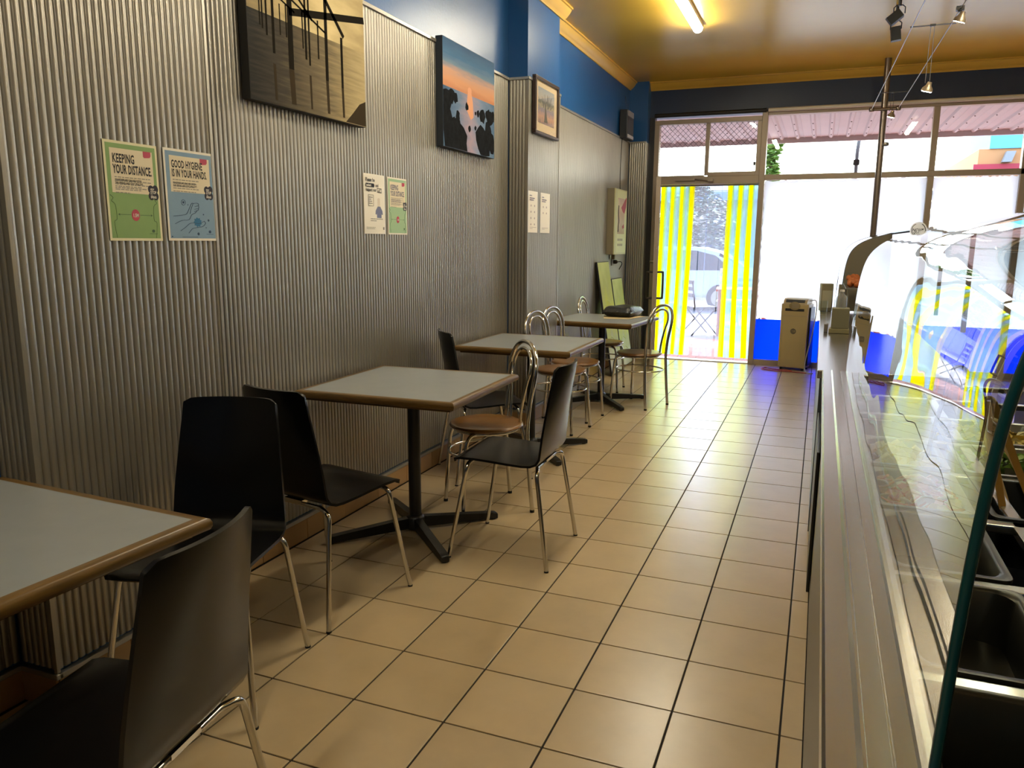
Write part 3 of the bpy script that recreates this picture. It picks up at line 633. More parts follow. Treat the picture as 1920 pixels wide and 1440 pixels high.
for cx, cy_, r in ((.05, .26, .075), (.04, .17, .095), (.10, .07, .12), (.24, .05, .11), (.17, .30, .035), (.11, .30, .05), (.19, .15, .05), (.20, .20, .03), (.55, .11, .085), (.60, .07, .10), (.66, .17, .055), (.72, .09, .07), (.57, .25, .05), (.50, .255, .022), (.66, .265, .045), (.70, .25, .05), (.74, .27, .035), (.46, .25, .014), (.37, .145, .02), (.46, .16, .016), (.33, .27, .025)):
    P = [(min(sw-.003, max(.003, cx+r*random.uniform(.72, 1.1)*math.cos(a))), min(.34, max(.003, cy_+r*random.uniform(.7, 1.15)*math.sin(a)))) for a in [2*PI*i/11 for i in range(11)]]
    mb.prism(P, .0452, .0460+.00004*len(mb.b.verts)/22)
mb.out('rock_print', mat('rock_print', '1b1d21', .8, spec=.05, var=(25, .5)), sv)
# framed watercolour on the far pier
fw, fh = .535, .400
fr = thing('framed_picture', 'small framed watercolour in a brown frame on the far pier', 'picture', (XP+.006, 2.090, 2.160), WR)
for a, b in (((0, 0), (fw, .022)), ((0, fh-.022), (fw, fh)), ((0, .022), (.022, fh-.022)), ((fw-.022, .022), (fw, fh-.022))): MB().box((*a, 0), (*b, .032), bev=.005).out('frame_side', mat('dark_brown_frame', '3a2a22', .35, var=(20, .2)), fr)
MB().box((.02, .02, .004), (fw-.02, fh-.02, .016)).out('mount_board', mat('cream_mount', 'd8c19a', .7), fr)
MB().box((.085, .085, .0155), (fw-.085, fh-.065, .0166)).out('watercolour', noise_print('watercolour_print', [(0, '8f7f7c'), (.2, 'c59a80'), (.4, '8d8590'), (.52, 'a59a80'), (.62, '6d6f68'), (.7, 'b0aaa4'), (1, '9aa2a8')], 1, .35, 9, (1.4, 1, 1), .6), fr)
mb = MB(); random.seed(3); HZ = .0170
for i in range(16): x = random.uniform(.12, .40); y = random.uniform(.20, .25); rod(x, y, x+random.uniform(-.02, .02), y+random.uniform(.03, .06), .012, .006)
mb.prism([(.22, .10), (.30, .10), (.27, .17), (.25, .24), (.235, .24), (.235, .17)], .0166, .0170)
mb.out('brush_print', mat('brush_dark', '5f5a52', .6), fr)
MB().box((.02, .02, .018), (fw-.02, fh-.02, .0195)).out('glazing', sheet_mat('picture_glass', (.97, .97, .97), ior=1.3), fr)
# ------------------------------------------------------------------ speaker, meter box, boards near the door
sp = thing('speaker', 'black box speaker with pale grey front panel hung high beside the doorway', 'speaker', (XW+.002, 5.30, 2.515))
MB().box((0, 0, 0), (.085, .30, .300), bev=.004).out('body', black_plastic, sp)
MB().box((.0855, .01, .235), (.089, .29, .295), bev=.002).out('upper_panel', mat('pale_grey_panel', '8b8a8c', .5), sp)
mb = MB(); mb.box((.0855, .01, .05), (.088, .29, .23))
for i in range(9): mb.box((.0885, .02, .062+i*.018), (.0895, .28, .070+i*.018))
mb.out('grille', mat('dark_grey_grille', '3b3a3b', .6), sp)
MB().box((.0855, .015, .008), (.092, .285, .042), bev=.002).out('lower_strip', mat('white_strip', 'c9c7c4', .5), sp)
mb = MB(); mb.tube([(.05, .08, .298), (.02, .13, .46), (.004, .13, .463)], .0018, 5); mb.tube([(.05, .22, .298), (.02, .13, .46)], .0018, 5); mb.out('hanger', mat('grey_wire', '4a4a4e', .5), sp)
MB().tube(smooth_path([(.02, .05, .002), (.016, .045, -.15), (.016, .03, -.40), (.016, .05, -.62), (.016, .06, -.66)], 5), .004, 6).out('power_cord', rub, sp)
mbx = thing('meter_box', 'beige metal meter box on the wall with a flower calendar on its door', 'cabinet', (XW+.001, 4.86, 1.255))
MB().box((0, 0, 0), (.078, .52, .695), bev=.003).out('body', mat('beige_enamel', '7f7660', .45), mbx)
MB().box((.079, -.004, .0), (.092, .525, .695), bev=.003).out('door', mat('pale_yellow_enamel', 'c9c79a', .45), mbx)
MB().box((.02, .16, -.055), (.06, .22, .0), bev=.003).out('conduit', mat('beige_enamel', '9a8f74', .45), mbx)
cal = thing('calendar', 'calendar sheet with a pink lily picture hanging on the meter box door', 'calendar', (XW+.0935, 4.93, 1.275), WR)
MB().box((0, 0, 0), (.40, .66, .0015)).out('sheet', mat('calendar_paper', 'd5d6a8', .6), cal)
MB().box((.03, .20, .0015), (.34, .58, .0022)).out('photo_print', noise_print('lily_print', [(0, 'b7a38a'), (.3, 'cdb9a4'), (.55, 'c2a596'), (.8, 'd8c8ac'), (1, 'c9a79e')], 1, .5, 3), cal)
mb = MB(); mb.prism([(.18, .48), (.40, .60), (.42, .585), (.40, .50), (.33, .42), (.25, .44)], .0022, .0028); mb.prism([(.24, .28), (.31, .31), (.33, .27), (.27, .255)], .0022, .0028); mb.out('lily_print', mat('crimson_print', 'a8324e', .6), cal)
mb = MB(); mb.tube(smooth_path([(.06, .50, .003), (.05, .42, .003), (.075, .34, .003), (.06, .29, .003), (.05, .22, .003)], 4), .006, 5); mb.out('stem_print', mat('dark_stem', '3b3b35', .6), cal)
mb = MB()
for r in (.125, .070):
    for i in range(5): quad(mb, .05+i*.048, r, .05+i*.048+.016, r+.026, .002); quad(mb, .05+i*.048+.022, r, .05+i*.048+.034, r+.024, .002)
mb.out('dates_print', grey_ink, cal)
ck = thing('coiled_cable', 'coil of black cable hooked beside the meter box', 'cable', (XW+.004, 5.41, 1.42))
mb = MB()
for i in range(3): mb.tube([(.03+.008*i, .03+.045*math.cos(a), .05+.055*math.sin(a)-.01*i) for a in [2*PI*j/18 for j in range(18)]], .0045, 6, closed=True)
mb.box((0, .02, .09), (.05, .035, .105)); mb.out('coil', rub, ck)
pl = thing('power_plug', 'black plug and cable in the wall outlet below the meter box', 'plug', (XW+.002, 5.15, 1.17))
MB().box((0, -.05, -.04), (.010, .05, .045), bev=.003).out('outlet_plate', mat('grey_outlet', '8a867c', .5), pl)
MB().lathe([(0, 0), (.022, 0), (.022, .03), (.012, .045), (0, .045)], 12, Matrix.Translation((.010, .02, 0)) @ Matrix.Rotation(PI/2, 4, 'Y')).out('plug', rub, pl)
MB().tube(smooth_path([(.05, .02, 0), (.075, .09, .0), (.06, .20, -.03), (.02, .26, -.08), (.02, .25, -.09)], 5), .005, 6).out('cord', rub, pl)
def board(label, y, w, h, x0, x1, t_, m):
    b = thing('sign_board', label, 'sign', (x0, y, 0), (0, math.atan2(x1-x0, h), 0), 'sign boards leaning by the doorway')
    MB().box((-t_, 0, 0.012), (0, w, h), bev=.002).out('panel', darkf, b)
    MB().box((.0, .008, .02), (.0015, w-.008, h-.008)).out('face', m, b)
    mb = MB()
    for (y_, z0, l_) in ((.05, .50, .20), (.09, .62, .18), (.04, .30, .22), (.10, .18, .24), (.14, .42, .12)): mb.tube(smooth_path([(.002, y_, z0*h), (.002, y_+w*.22, z0*h+.05), (.002, min(w-.02, y_+w*.5), z0*h+.01)], 4), .004, 4)
    mb.out('leaf_print', mat('pale_green_ink', 'c3cf7a', .6), b)
    return b
lime = noise_print('lime_print', [(0, 'd8d8c8'), (.3, 'b9bf8e'), (.55, 'c6cc5a'), (.8, 'b4bb72'), (1, 'c9cf86')], 2, .6, 4)
board('pale green printed board leaning against the wall behind the last table, taller', 4.42, .46, 1.20, -1.93, -2.13, .02, lime)
board('pale green printed board leaning behind the taller one, shorter', 5.02, .46, 1.00, -1.96, -2.125, .02, lime)
# ------------------------------------------------------------------ portable air conditioner and cords
acx = Vector((-.36, 5.66, 0)); ac = thing('air_conditioner', 'cream portable air conditioner standing at the foot of the shop window', 'air conditioner', acx, (0, 0, math.atan2(-.071, .293)))
aw, ad, ah = .292, .215, .79
MB().box((0, 0, .028), (aw, ad, .735), bev=.012).out('body', cream, ac)
MB().prism([(.0, .735), (.012, .765), (.05, ah), (ad, ah), (ad, .735)], .02, aw-.02, Matrix(((0, 0, 1, 0), (1, 0, 0, 0), (0, 1, 0, 0), (0, 0, 0, 1)))).out('hood', cream, ac)
MB().prism([(-.002, .655), (.006, .765), (.014, .780), (.02, .78), (.02, .655)], .045, aw-.045, Matrix(((0, 0, 1, 0), (1, 0, 0, 0), (0, 1, 0, 0), (0, 0, 0, 1)))).out('control_panel', black_plastic, ac)
MB().lathe([(0, 0), (.058, 0), (.060, .004), (.052, .006), (0, .006)], 28, Matrix.Translation((aw/2, -.001, .712)) @ Matrix.Rotation(PI/2, 4, 'X') @ Matrix.Scale(.75, 4, (0, 1, 0))).out('dial', mat('amber_panel', '8a7a55', .35), ac)
mb = MB()
for i in range(5): mb.box((aw/2-.03, -.0085, .69+i*.010), (aw/2+.045, -.007, .694+i*.010))
mb.out('dial_lettering', grey_ink, ac)
MB().box((.004, -.0015, .600), (aw-.004, .002, .603)).out('seam', grey_ink, ac)
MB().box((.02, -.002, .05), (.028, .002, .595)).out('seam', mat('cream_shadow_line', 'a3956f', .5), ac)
mb = MB(); mb.tube([(aw/2+.026*math.cos(a), -.003, .435+.026*math.sin(a)) for a in [2*PI*i/24 for i in range(24)]], .004, 6, closed=True); mb.tube([(aw/2+.015*math.cos(a), -.003, .435+.015*math.sin(a)) for a in [.6+5.2*i/16 for i in range(17)]], .0025, 6); mb.tube([(aw/2-.012, -.003, .435), (aw/2+.012, -.003, .437)], .0025, 6); mb.out('emblem', mat('grey_emblem', '55504a', .5), ac)
for x in (.03, aw-.03):
    for y in (.03, ad-.03): MB().lathe([(0, 0), (.014, 0), (.014, .03), (0, .03)], 10, Matrix.Translation((x, y, 0))).out('caster', rub, ac)
MB().box((aw+.002, .03, .06), (aw+.02, ad-.01, .70), bev=.006).out('side_grille', black_plastic, ac)
MB().tube(smooth_path([(aw*.9, .12, .765), (aw+.05, .12, .75), (aw+.05, .05, .45), (aw+.01, -.03, .10), (aw+.05, -.10, .01), (aw+.12, -.12, .008)], 6), .006, 7).out('drain_hose', mat('grey_hose', 'a09c92', .5), ac)
MB().tube(smooth_path([(-.05, 5.45, .007), (-.22, 5.48, .007), (-.42, 5.50, .007), (-.52, 5.58, .007), (-.48, 5.68, .007), (-.40, 5.60, .007), (-.20, 5.55, .007)], 6), .006, 7).out('extension_cord', mat('red_cord', '9a3a34', .5), label='red extension cord lying on the tiles in front of the air conditioner', cat='cord')
# ------------------------------------------------------------------ counter
Y0, Y1, Y2 = -3.6, .50, 5.55
ct = thing('counter', 'stainless steel serving counter along the aisle under the curved glass case', 'counter', (.064, Y0, 0)); L1 = Y1-Y0
MB().box((0, 0, .0), (.02, L1, .755)).out('front_panel', mat('grey_enamel_panel', '5f5b50', .35, .3), ct)
MB().sweep([(-.009, .752), (-.009, .796), (-.005, .801), (.028, .801), (.034, .806), (.038, .806), (.040, .800), (.066, .800), (.067, .797), (.069, .797), (.070, .801), (.092, .802), (.101, .812), (.110, .812), (.110, .752)], 0, L1).out('ledge', steel, ct, smooth=12)
MB().box((-.014, 3.32, .03), (-.002, L1-.01, .60), bev=.003).out('bump_rail', black_iron, ct)
MB().box((.004, 0, .0), (.012, L1, .10)).out('kick_plate', darkf, ct)
DZ = .772
MB().box((.107, 0, DZ-.20), (.78, L1, DZ-.19)).out('well_floor', mat('dark_well', '1a1917', .5, .4), ct)
MB().box((.78, 0, 0), (.80, L1, .80)).out('rear_panel', steel_d, ct)
MB().box((.02, 0, .02), (.78, .02, DZ-.19)).out('side_panel', steel_d, ct)
ledges = [-2.56, -2.19, -1.81, -1.43, -1.05, -.67, -.29, .09, .47]
for y in ledges: MB().box((.107, y-Y0-.018, DZ-.02), (.78, y-Y0+.018, DZ), bev=.004).out('divider_bar', steel, ct)
MB().box((.385, .9, DZ-.02), (.415, L1, DZ), bev=.004).out('divider_bar', steel, ct)
# curved glass
def profile(): return [(.160, .810), (.1635, .90), (.168, 1.0), (.174, 1.10), (.182, 1.19), (.191, 1.25), (.205, 1.305), (.228, 1.348), (.268, 1.385), (.325, 1.415), (.40, 1.440), (.48, 1.462), (.56, 1.472)]
def gcase(label, ya, yb, dxo):
    g = thing('glass_case', label, 'display case', (0, ya, 0), group='curved glass display cases')
    P = smooth_path([(x+dxo, 0, z) for x, z in profile()], 4); N_ = 26; random.seed(int(ya*10))
    G = []
    for p in P:
        row = []
        for j in range(N_+1):
            y = (yb-ya)*j/N_; wv = .0028*noise.noise(Vector((p.z*3.2, y*1.3, ya)))+.0012*noise.noise(Vector((p.z*7, y*2.5, 5)))
            row.append((p.x+wv, y, p.z))
        G.append(row)
    MB().shell(G, .006).out('curved_pane', case_glass, g, smooth=80)
    MB().box((.56+dxo, 0, 1.468), (1.0+dxo, yb-ya, 1.476)).out('top_pane', case_glass, g)
    MB().tube([(.562+dxo, 0, 1.4665), (.562+dxo, yb-ya, 1.4665)], .006, 6).out('seal', rub, g)
    for y in (.02, yb-ya-.02): MB().box((.93+dxo, y-.015, .80), (.96+dxo, y+.015, 1.468), bev=.003).out('post', steel, g)
    return g, P
g1, GP = gcase('curved glass display case nearest us, over the food pans', -2.52, .53, 0.)
MB().tube([(p.x, -.003, p.z) for p in GP], .0058, 8).out('edge_seal', mat('teal_glass_edge', '0d3a3c', .25), g1)
g2, GP2 = gcase('curved glass display case further along the counter, near the window', 2.55, 3.95, -.012)
MB().tube([(p.x, 1.402, p.z) for p in GP2], .005, 6).out('edge_seal', rub, g2)
g2y = 1.40
mb = MB(); mb.prism([(p.x+.004, p.z) for p in GP2] + [(.56, .81)], 1.385, 1.391, Matrix(((1, 0, 0, 0), (0, 0, 1, 0), (0, 1, 0, 0), (0, 0, 0, 1)))); mb.out('reflection_panel', mat('brown_reflection_tone', '85796a', .35), g2)  # added brown panel imitating the reflection and dark interior behind the glass
st = thing('sticker', 'round white sticker on the top far corner of the near glass case', 'sticker', (.40, .515, 1.4455), (0, 0, 0))
SM = Matrix.Rotation(PI/2, 4, 'X')
MB().prism([(.034*math.cos(a), .034*math.sin(a)) for a in [2*PI*i/24 for i in range(24)]], 0, .001, SM).out('disc', sheet_mat('sticker_paper', (.9, .9, .9), ior=1.2, trans=.75, dcol=(.9, .9, .88)), st)
mb = MB(); mb.tube([(.027*math.cos(a), -.0014, .027*math.sin(a)) for a in [2.0+5.4*i/20 for i in range(21)]], .0016, 4); text(mb, 'NOVO', 0, -.006, .017, .0016, .0004, .9, 'CENTER', SM); mb.out('lettering', mat('navy_ink', '1a1c2e', .6), st)
# second counter
c2 = thing('counter', 'plain steel counter running on to the shop window, box and bottle on it', 'counter', (.046, Y1+.004, 0)); L2 = Y2-Y1
MB().box((0, 0, 0), (.02, L2, .76)).out('front_panel', mat('blue_grey_panel', '4c5258', .3, .4), c2)
MB().box((-.012, 0, .758), (.60, L2, .798), bev=.004).out('worktop', steel, c2)
MB().box((.58, 0, 0), (.60, L2, .758)).out('rear_panel', steel_d, c2); MB().box((.02, L2-.02, 0), (.58, L2, .758)).out('side_panel', steel_d, c2)
# food pans
dark_pan = mat('darkened_steel', '4a463e', .35, .9)
def pan(label, x0, x1, y0, y1, depth=.10, m=steel_d):
    p = thing('food_pan', label, 'pan', ((x0+x1)/2, (y0+y1)/2, DZ+.001), group='steel food pans under the glass'); a, b = (x1-x0)/2, (y1-y0)/2
    mb = MB(); rings = []
    def rr(a, b, r, z):
        o = []
        for cx, cy_, s0 in ((a-r, b-r, 0), (-a+r, b-r, 1), (-a+r, -b+r, 2), (a-r, -b+r, 3)):
            for i in range(5): an = PI/2*(s0+i/4); o.append(mb.b.verts.new((cx+r*math.cos(an), cy_+r*math.sin(an), z)))
        return o
    for q_ in ((a, b, .02, -.004), (a, b, .02, .004), (a-.010, b-.010, .03, .005), (a-.016, b-.016, .035, .0), (a-.026, b-.026, .04, -depth), (a-.06, b-.06, .03, -depth-.006)): rings.append(rr(*q_))
    for A, B_ in zip(rings, rings[1:]):
        for i in range(len(A)): mb.b.faces.new((A[i], A[(i+1) % len(A)], B_[(i+1) % len(A)], B_[i]))
    mb.b.faces.new(rings[-1]); mb.out('tray', m, p, smooth=50); return p
def heap(name, label, x0, x1, y0, y1, z, n, mats, kind):
    """countless scraps of salad heaped in a pan"""
    random.seed(n); mb = MB()
    root = ob(name, None, None, ((x0+x1)/2, (y0+y1)/2, z), (0, 0, 0), label, 'food', 'food in the pans', 'stuff')
    per = max(1, n//len(mats))
    for m in mats:
        mb = MB()
        for i in range(per):
            x, y = random.uniform(x0, x1)-(x0+x1)/2, random.uniform(y0, y1)-(y0+y1)/2; e = 1-(2*x/(x1-x0))**2*.5-(2*y/(y1-y0))**2*.5
            M = Matrix.Translation((x, y, .03*e+random.uniform(-.01, .014))) @ Matrix.Rotation(random.uniform(0, PI), 4, 'Z') @ Matrix.Rotation(random.uniform(-.9, .9), 4, 'X') @ Matrix.Rotation(random.uniform(-.9, .9), 4, 'Y')
            if kind == 'slice': mb.lathe([(0, -.003), (.026, -.003), (.028, 0), (.026, .003), (0, .003)], 7, M @ Matrix.Scale(random.uniform(.6, 1.1), 4))
            elif kind == 'chunk': s = random.uniform(.010, .017); mb.box((-s, -s*.8, -s*.7), (s, s*.8, s*.7), M, bev=.003)
            else: s = random.uniform(.02, .035); mb.add([(-s, 0, 0), (0, -s*.5, .006), (s, 0, 0), (0, s*.5, .008)], [(0, 1, 2), (0, 2, 3)], M)
        mb.out('scraps', m, root, kind='stuff')
    return root
heap_tom = [mat('tomato_red', 'c8553a', .35), mat('tomato_pale', 'd8986a', .4), mat('onion_pale', 'd9c9a0', .4)]
heap_y = [mat('corn_yellow', 'd2b45a', .45), mat('pasta_cream', 'd8c68c', .45)]
heap_g = [mat('lettuce_green', '7d9a45', .5), mat('lettuce_pale', 'a8b765', .5)]
ys = ledges
pan('empty steel pan nearest us under the near glass case', .175, .385, -2.53, -2.21, .11, dark_pan)
pan('second steel pan from us, empty, under the near glass case', .175, .385, -2.17, -1.83, .09, dark_pan)
pan('third steel pan from us, empty, next to the tomato salad', .175, .385, -1.79, -1.45, .09, dark_pan)
pan('steel pan of sliced tomato salad', .175, .385, -1.41, -1.07)
pan('steel pan of creamy pasta chunks beyond the tomato salad', .175, .385, -1.03, -.69)
pan('steel pan of shredded lettuce at the back row', .415, .74, -1.03, -.69)
pan('steel pan of grated cheese at the back row', .415, .74, -.65, -.31)
pan('black deep pan with tongs at the back row', .415, .74, -1.41, -1.07, .12, black_plastic)
heap('tomato_salad', 'heap of sliced tomato salad in its steel pan under the glass', .20, .37, -1.39, -1.10, .735, 150, heap_tom, 'slice')
heap('pasta_salad', 'heap of creamy yellow pasta chunks in its pan under the glass', .20, .37, -1.01, -.72, .735, 120, heap_y, 'chunk')
heap('lettuce', 'heap of shredded green lettuce in the back row of pans', .44, .71, -1.0, -.71, .735, 140, heap_g, 'leaf')
heap('grated_cheese', 'heap of grated yellow cheese in the back row of pans', .44, .71, -.62, -.34, .735, 120, heap_y, 'leaf')
for lab, x, y, a in (('upper pair of steel tongs standing in the black pan', .50, -1.10, .5), ('lower pair of steel tongs leaning in the black pan', .48, -1.26, .3)):
    tg = thing('tongs', lab, 'tongs', (x, y, .70), (0, 0, a), 'steel tongs in the pans')
    for s in (1, -1):
        G = [[(.0+s*(.010+.03*t)+w_*.011*(1-.3*t), -.05+.20*(1-t)-.02*t, .02+.27*(1-t)**1.0) for w_ in (-1, 0, 1)] for t in [i/8 for i in range(9)]]
        mb = MB(); mb.shell(G, .002); mb.out('arm', mat('warm_steel', 'd1b991', .2, 1.), tg)
    MB().tube(arc((0, .15, .285), .014, 0, PI, 8, 'xz'), .006, 6).out('loop', mat('warm_steel', 'd1b991', .2, 1.), tg)
ld = thing('ladle', 'black handled ladle standing in the pasta pan', 'ladle', (.33, -.93, .69))
MB().tube(smooth_path([(0, 0, .05), (.02, .03, .18), (.05, .06, .30), (.06, .07, .345), (.085, .06, .345), (.095, .05, .32)], 5), .006, 7).out('handle', black_plastic, ld)
MB().lathe([(0, .0), (.02, .004), (.03, .02), (.033, .035), (.030, .035), (.018, .008), (0, .005)], 16, Matrix.Translation((0, -.01, .02))).out('bowl', chrome, ld)
# things on the second counter
hf = thing('snack_tray', 'tray of orange crumbed snacks on the wire shelf inside the far glass case', 'tray', (.20, 3.0, 1.045))
MB().box((0, 0, 0), (.30, .80, .012), bev=.003).out('tray_base', steel_d, hf)
mb = MB(); random.seed(9)
for i in range(60): mb.lathe([(0, -.02), (.02, -.012), (.026, 0), (.02, .012), (0, .02)], 7, Matrix.Translation((random.uniform(.03, .27), random.uniform(.03, .77), random.uniform(.03, .07))) @ Matrix.Rotation(random.uniform(0, 3), 4, 'X'))
mb.out('crumbed_pieces', mat('crumb_orange', 'c4642a', .6, var=(30, .3)), hf, kind='stuff')
for x in (.02, .28):
    for y in (.02, .78): MB().tube([(x, y, -.246), (x, y, .0)], .006, 6).out('leg', steel_d, hf)
bx = thing('menu_box', 'olive grey box on a wider tray, on the counter before the far glass case', 'box', (.092, 2.16, .799))
MB().box((0, 0, 0), (.125, .13, .030), bev=.003).out('tray', mat('olive_tray', '7c7450', .5), bx); MB().box((.012, .01, .031), (.12, .12, .165), bev=.004).out('body', mat('olive_box', '6f6b52', .5), bx)
MB().box((-.03, .03, .0), (-.005, .10, .055), bev=.003).out('lever', mat('grey_lever', '6b655c', .5), bx)
bt = thing('bottle', 'clear plastic bottle standing on the olive grey box', 'bottle', (.157, 2.225, .9655))
MB().lathe([(0, 0), (.032, 0), (.034, .006), (.034, .060), (.028, .078), (.013, .092), (.012, .104), (.0, .104)], 20).out('body', sheet_mat('bottle_plastic', (.8, .82, .82), ior=1.6, diffuse=.15, dcol=(.8, .8, .78)), bt); MB().lathe([(0, .1045), (.0145, .1045), (.0145, .118), (0, .118)], 14).out('cap', mat('white_cap', 'd8d4cc', .4), bt)
nh = thing('napkin_holder', 'beige napkin holder standing by the window end of the counter', 'holder', (.075, 4.02, .799), (0, 0, .2))
MB().box((-.05, -.04, 0), (.05, .04, .24), bev=.006).out('body', mat('beige_holder', '8d8468', .5), nh); MB().box((-.04, -.044, .03), (.04, -.041, .18), bev=.001).out('front_plate', mat('pale_plate', 'b9b298', .4), nh)
gl = thing('water_glass', 'clear water glass on the counter before the napkin holder', 'glass', (.055, 3.55, .799))
MB().lathe([(0, 0), (.030, 0), (.037, .12), (.0345, .12), (.028, .008), (0, .008)], 22).out('body', sheet_mat('tumbler_glass', (.95, .97, .97), ior=1.45), gl)
# ------------------------------------------------------------------ pole and cable lights
pz = thing('steel_pole', 'round steel pole from counter to ceiling, holding the cable lights', 'pole', (.487, 5.50, .80))
MB().tube([(0, 0, .0), (0, 0, ZC-.80)], .031, 20).out('tube', mat('bronze_pole', '7d7268', .3, .9), pz)
MB().tube([(-.115, -.035, 1.90), (.125, -.035, 1.90)], .016, 10).out('cross_arm', mat('bronze_pole', '7d7268', .3, .9), pz)
for s in (-.115, .125): MB().lathe([(0, -.028), (.022, -.02), (.028, 0), (.022, .02), (0, .028)], 14, Matrix.Translation((s, -.035, 1.90))).out('turnbuckle', mat('bronze_pole', '7d7268', .3, .9), pz)
MB().lathe([(0, -.02), (.028, -.012), (.034, 0), (.028, .02), (0, .025)], 14, Matrix.Translation((.04, -.03, 1.56))).out('bulb_cup', steel_d, pz)
for i, (xa, xb) in enumerate(((.372, .600), (.612, .741))):
    MB().tube([(xa, 5.46, 2.703), (xb, -7.0, 2.70)], .0034, 6).out('light_cable', mat('bright_wire', 'a09a92', .3, .9), label=('tensioned light cable, nearer the wall of pictures', 'tensioned light cable, over the serving side')[i], cat='cable', group='tensioned light cables')
halo = mat('halogen_face', 'fff0d0', .4, emit=HALO); cup = mat('lamp_cup', '8a7c68', .35, .7)
def lamp(label, x, y, z, spread, tilt, drop):
    t = thing('pendant_lamp', label, 'lamp', (x, y, z), group='halogen cable lamps')
    R_ = Matrix.Rotation(tilt, 4, 'Y') @ Matrix.Rotation(.25, 4, 'X')
    MB().lathe([(0, .055), (.012, .055), (.016, .035), (.030, .018), (.034, .004), (.030, .0), (.0, .001)], 20, R_).out('reflector', cup, t)
    MB().lathe([(0, -.002), (.029, -.002), (.029, .0), (0, .0)], 20, R_).out('bulb_face', halo, t)
    if drop:
        mb = MB()
        for s in (-.012, .012): mb.tube([(s, 0, .05), (s*.8, 0, 2.70-z)], .0018, 5)
        mb.out('drop_wire', mat('grey_wire', '4a4a4e', .5), t)
        MB().tube([(-spread/2-.02, 0, 2.703-z), (spread/2+.02, 0, 2.703-z)], .0038, 6).out('spreader_bar', mat('grey_wire', '4a4a4e', .5), t)
        MB().box((-.016, -.006, 2.697-z), (.016, .006, 2.709-z)).out('connector', black_plastic, t)
    else:
        MB().tube([(0, 0, .05), (.0, 0, 2.71-z)], .010, 8).out('stem', black_plastic, t); MB().box((-.02, -.015, 2.69-z), (.02, .015, 2.715-z)).out('clip', black_plastic, t)
    return t
lamp('halogen lamp hanging on two long wires from the nearer spreader bar', .545, 2.28, 2.318, .21, .25, True)
lamp('small halogen lamp hung low beside the steel pole', .495, 4.55, 2.494, .21, .25, True)
lamp('halogen lamp clipped straight under the light cable by the picture edge', .645, 1.95, 2.632, .2, .3, False)
# black spotlights on the ceiling
for i, (lab, y) in enumerate((('black ceiling spotlight pointing down, further of the two', 3.62), ('black ceiling spotlight turned sideways, nearer of the two', 3.38))):
    t = thing('spotlight', lab, 'spotlight', (.418, y, ZC), group='black ceiling spotlights')
    d = (.07, .02)[i]
    MB().tube([(0, 0, 0), (0, 0, -.05-d)], .012, 10).out('stem', black_plastic, t)
    MB().tube([(a, 0, b-d) for a, b in ((-.038, -.105), (-.038, -.060), (-.02, -.045), (.02, -.045), (.038, -.060), (.038, -.105))], .004, 6).out('yoke', black_plastic, t)
    R_ = Matrix.Translation((0, 0, -.105-d)) @ Matrix.Rotation(-.12 if i == 0 else .9, 4, 'Y')
    MB().prism([(-.032, -.030), (.032, -.030), (.036, .0), (.036, .030), (-.036, .030), (-.036, 0)], -.085, .015, R_).out('housing', black_plastic, t)
# fluorescent battens
tube_m = mat('fluorescent_diffuser', (1.0, .962, .865), .4, emit=TUBE)
def batten(label, x, y0, y1):
    t = thing('fluorescent_light', label, 'ceiling light', (x, y0, ZC), group='fluorescent ceiling lights')
    MB().box((-.045, 0, -.03), (.045, y1-y0, 0), bev=.004).out('batten', mat('white_batten', 'd9cfb4', .5), t)
    P = [(.038*math.cos(a), -.034+.034*math.sin(a)) for a in [PI+PI*i/10 for i in range(11)]] + [(.038, -.030), (-.038, -.030)]
    MB().sweep(P, .012, y1-y0-.012).out('diffuser', tube_m, t)
batten('fluorescent ceiling light over the aisle, its lit end in view', -1.09, 2.42, 3.65)
batten('fluorescent ceiling light nearer us, out of view above', -.9, -.6, .63)
batten('fluorescent ceiling light behind us', -.6, -4.2, -2.97)
batten('added unseen fluorescent light over the serving side, brightening ceiling and ledge', 1.15, .8, 2.03)  # added out of view to brighten the ceiling that the ledge reflects
# ------------------------------------------------------------------ outside
pav = MB().box((-14, 6.0, -.30), (20, 11.2, -.055)).out('pavement', grout, kind='structure')
brick = mat('red_paver', '94605a', .8, rnd=.2, var=(6, .1)); bm_ = MB().box((.003, .003, -.02), (.227, .112, .0), bev=.002).mesh('brick', brick, 50); n_ = 0
for j in range(22):
    for i in range(11):
        ob('brick', bm_, pav, (-3.0+i*.23+(j % 2)*.115, 6.06+j*.115, -.052)); n_ += 1
MB().box((-.35, 6.06, -.06), (20, 11.1, -.052)).out('paving', brick, pav, kind='stuff'); MB().box((-14, 6.06, -.06), (-3.0, 11.1, -.052)).out('paving', brick, pav, kind='stuff'); MB().box((-3.0, 8.6, -.06), (-.35, 11.1, -.052)).out('paving', mat('grey_paving', '77757a', .8, var=(3, .1)), pav, kind='stuff')
MB().box((-14, 11.1, -.3), (20, 11.35, -.05)).out('kerb', mat('kerb_stone', '9a948c', .8), kind='structure')
MB().box((-60, 11.35, -.4), (60, 120, -.18)).out('road', mat('asphalt', '6f7076', .85), kind='structure')
aw_ = thing('awning', 'corrugated metal awning over the footpath outside the shop', 'awning', (0, 6.14, 2.95))
mb = MB(); x = -6.0
prof = []
while x < 9: prof += [(x, 0), (x+.02, -.026), (x+.05, -.026), (x+.07, 0), (x+.115, 0), (x+.125, -.008), (x+.14, 0)]; x += .23
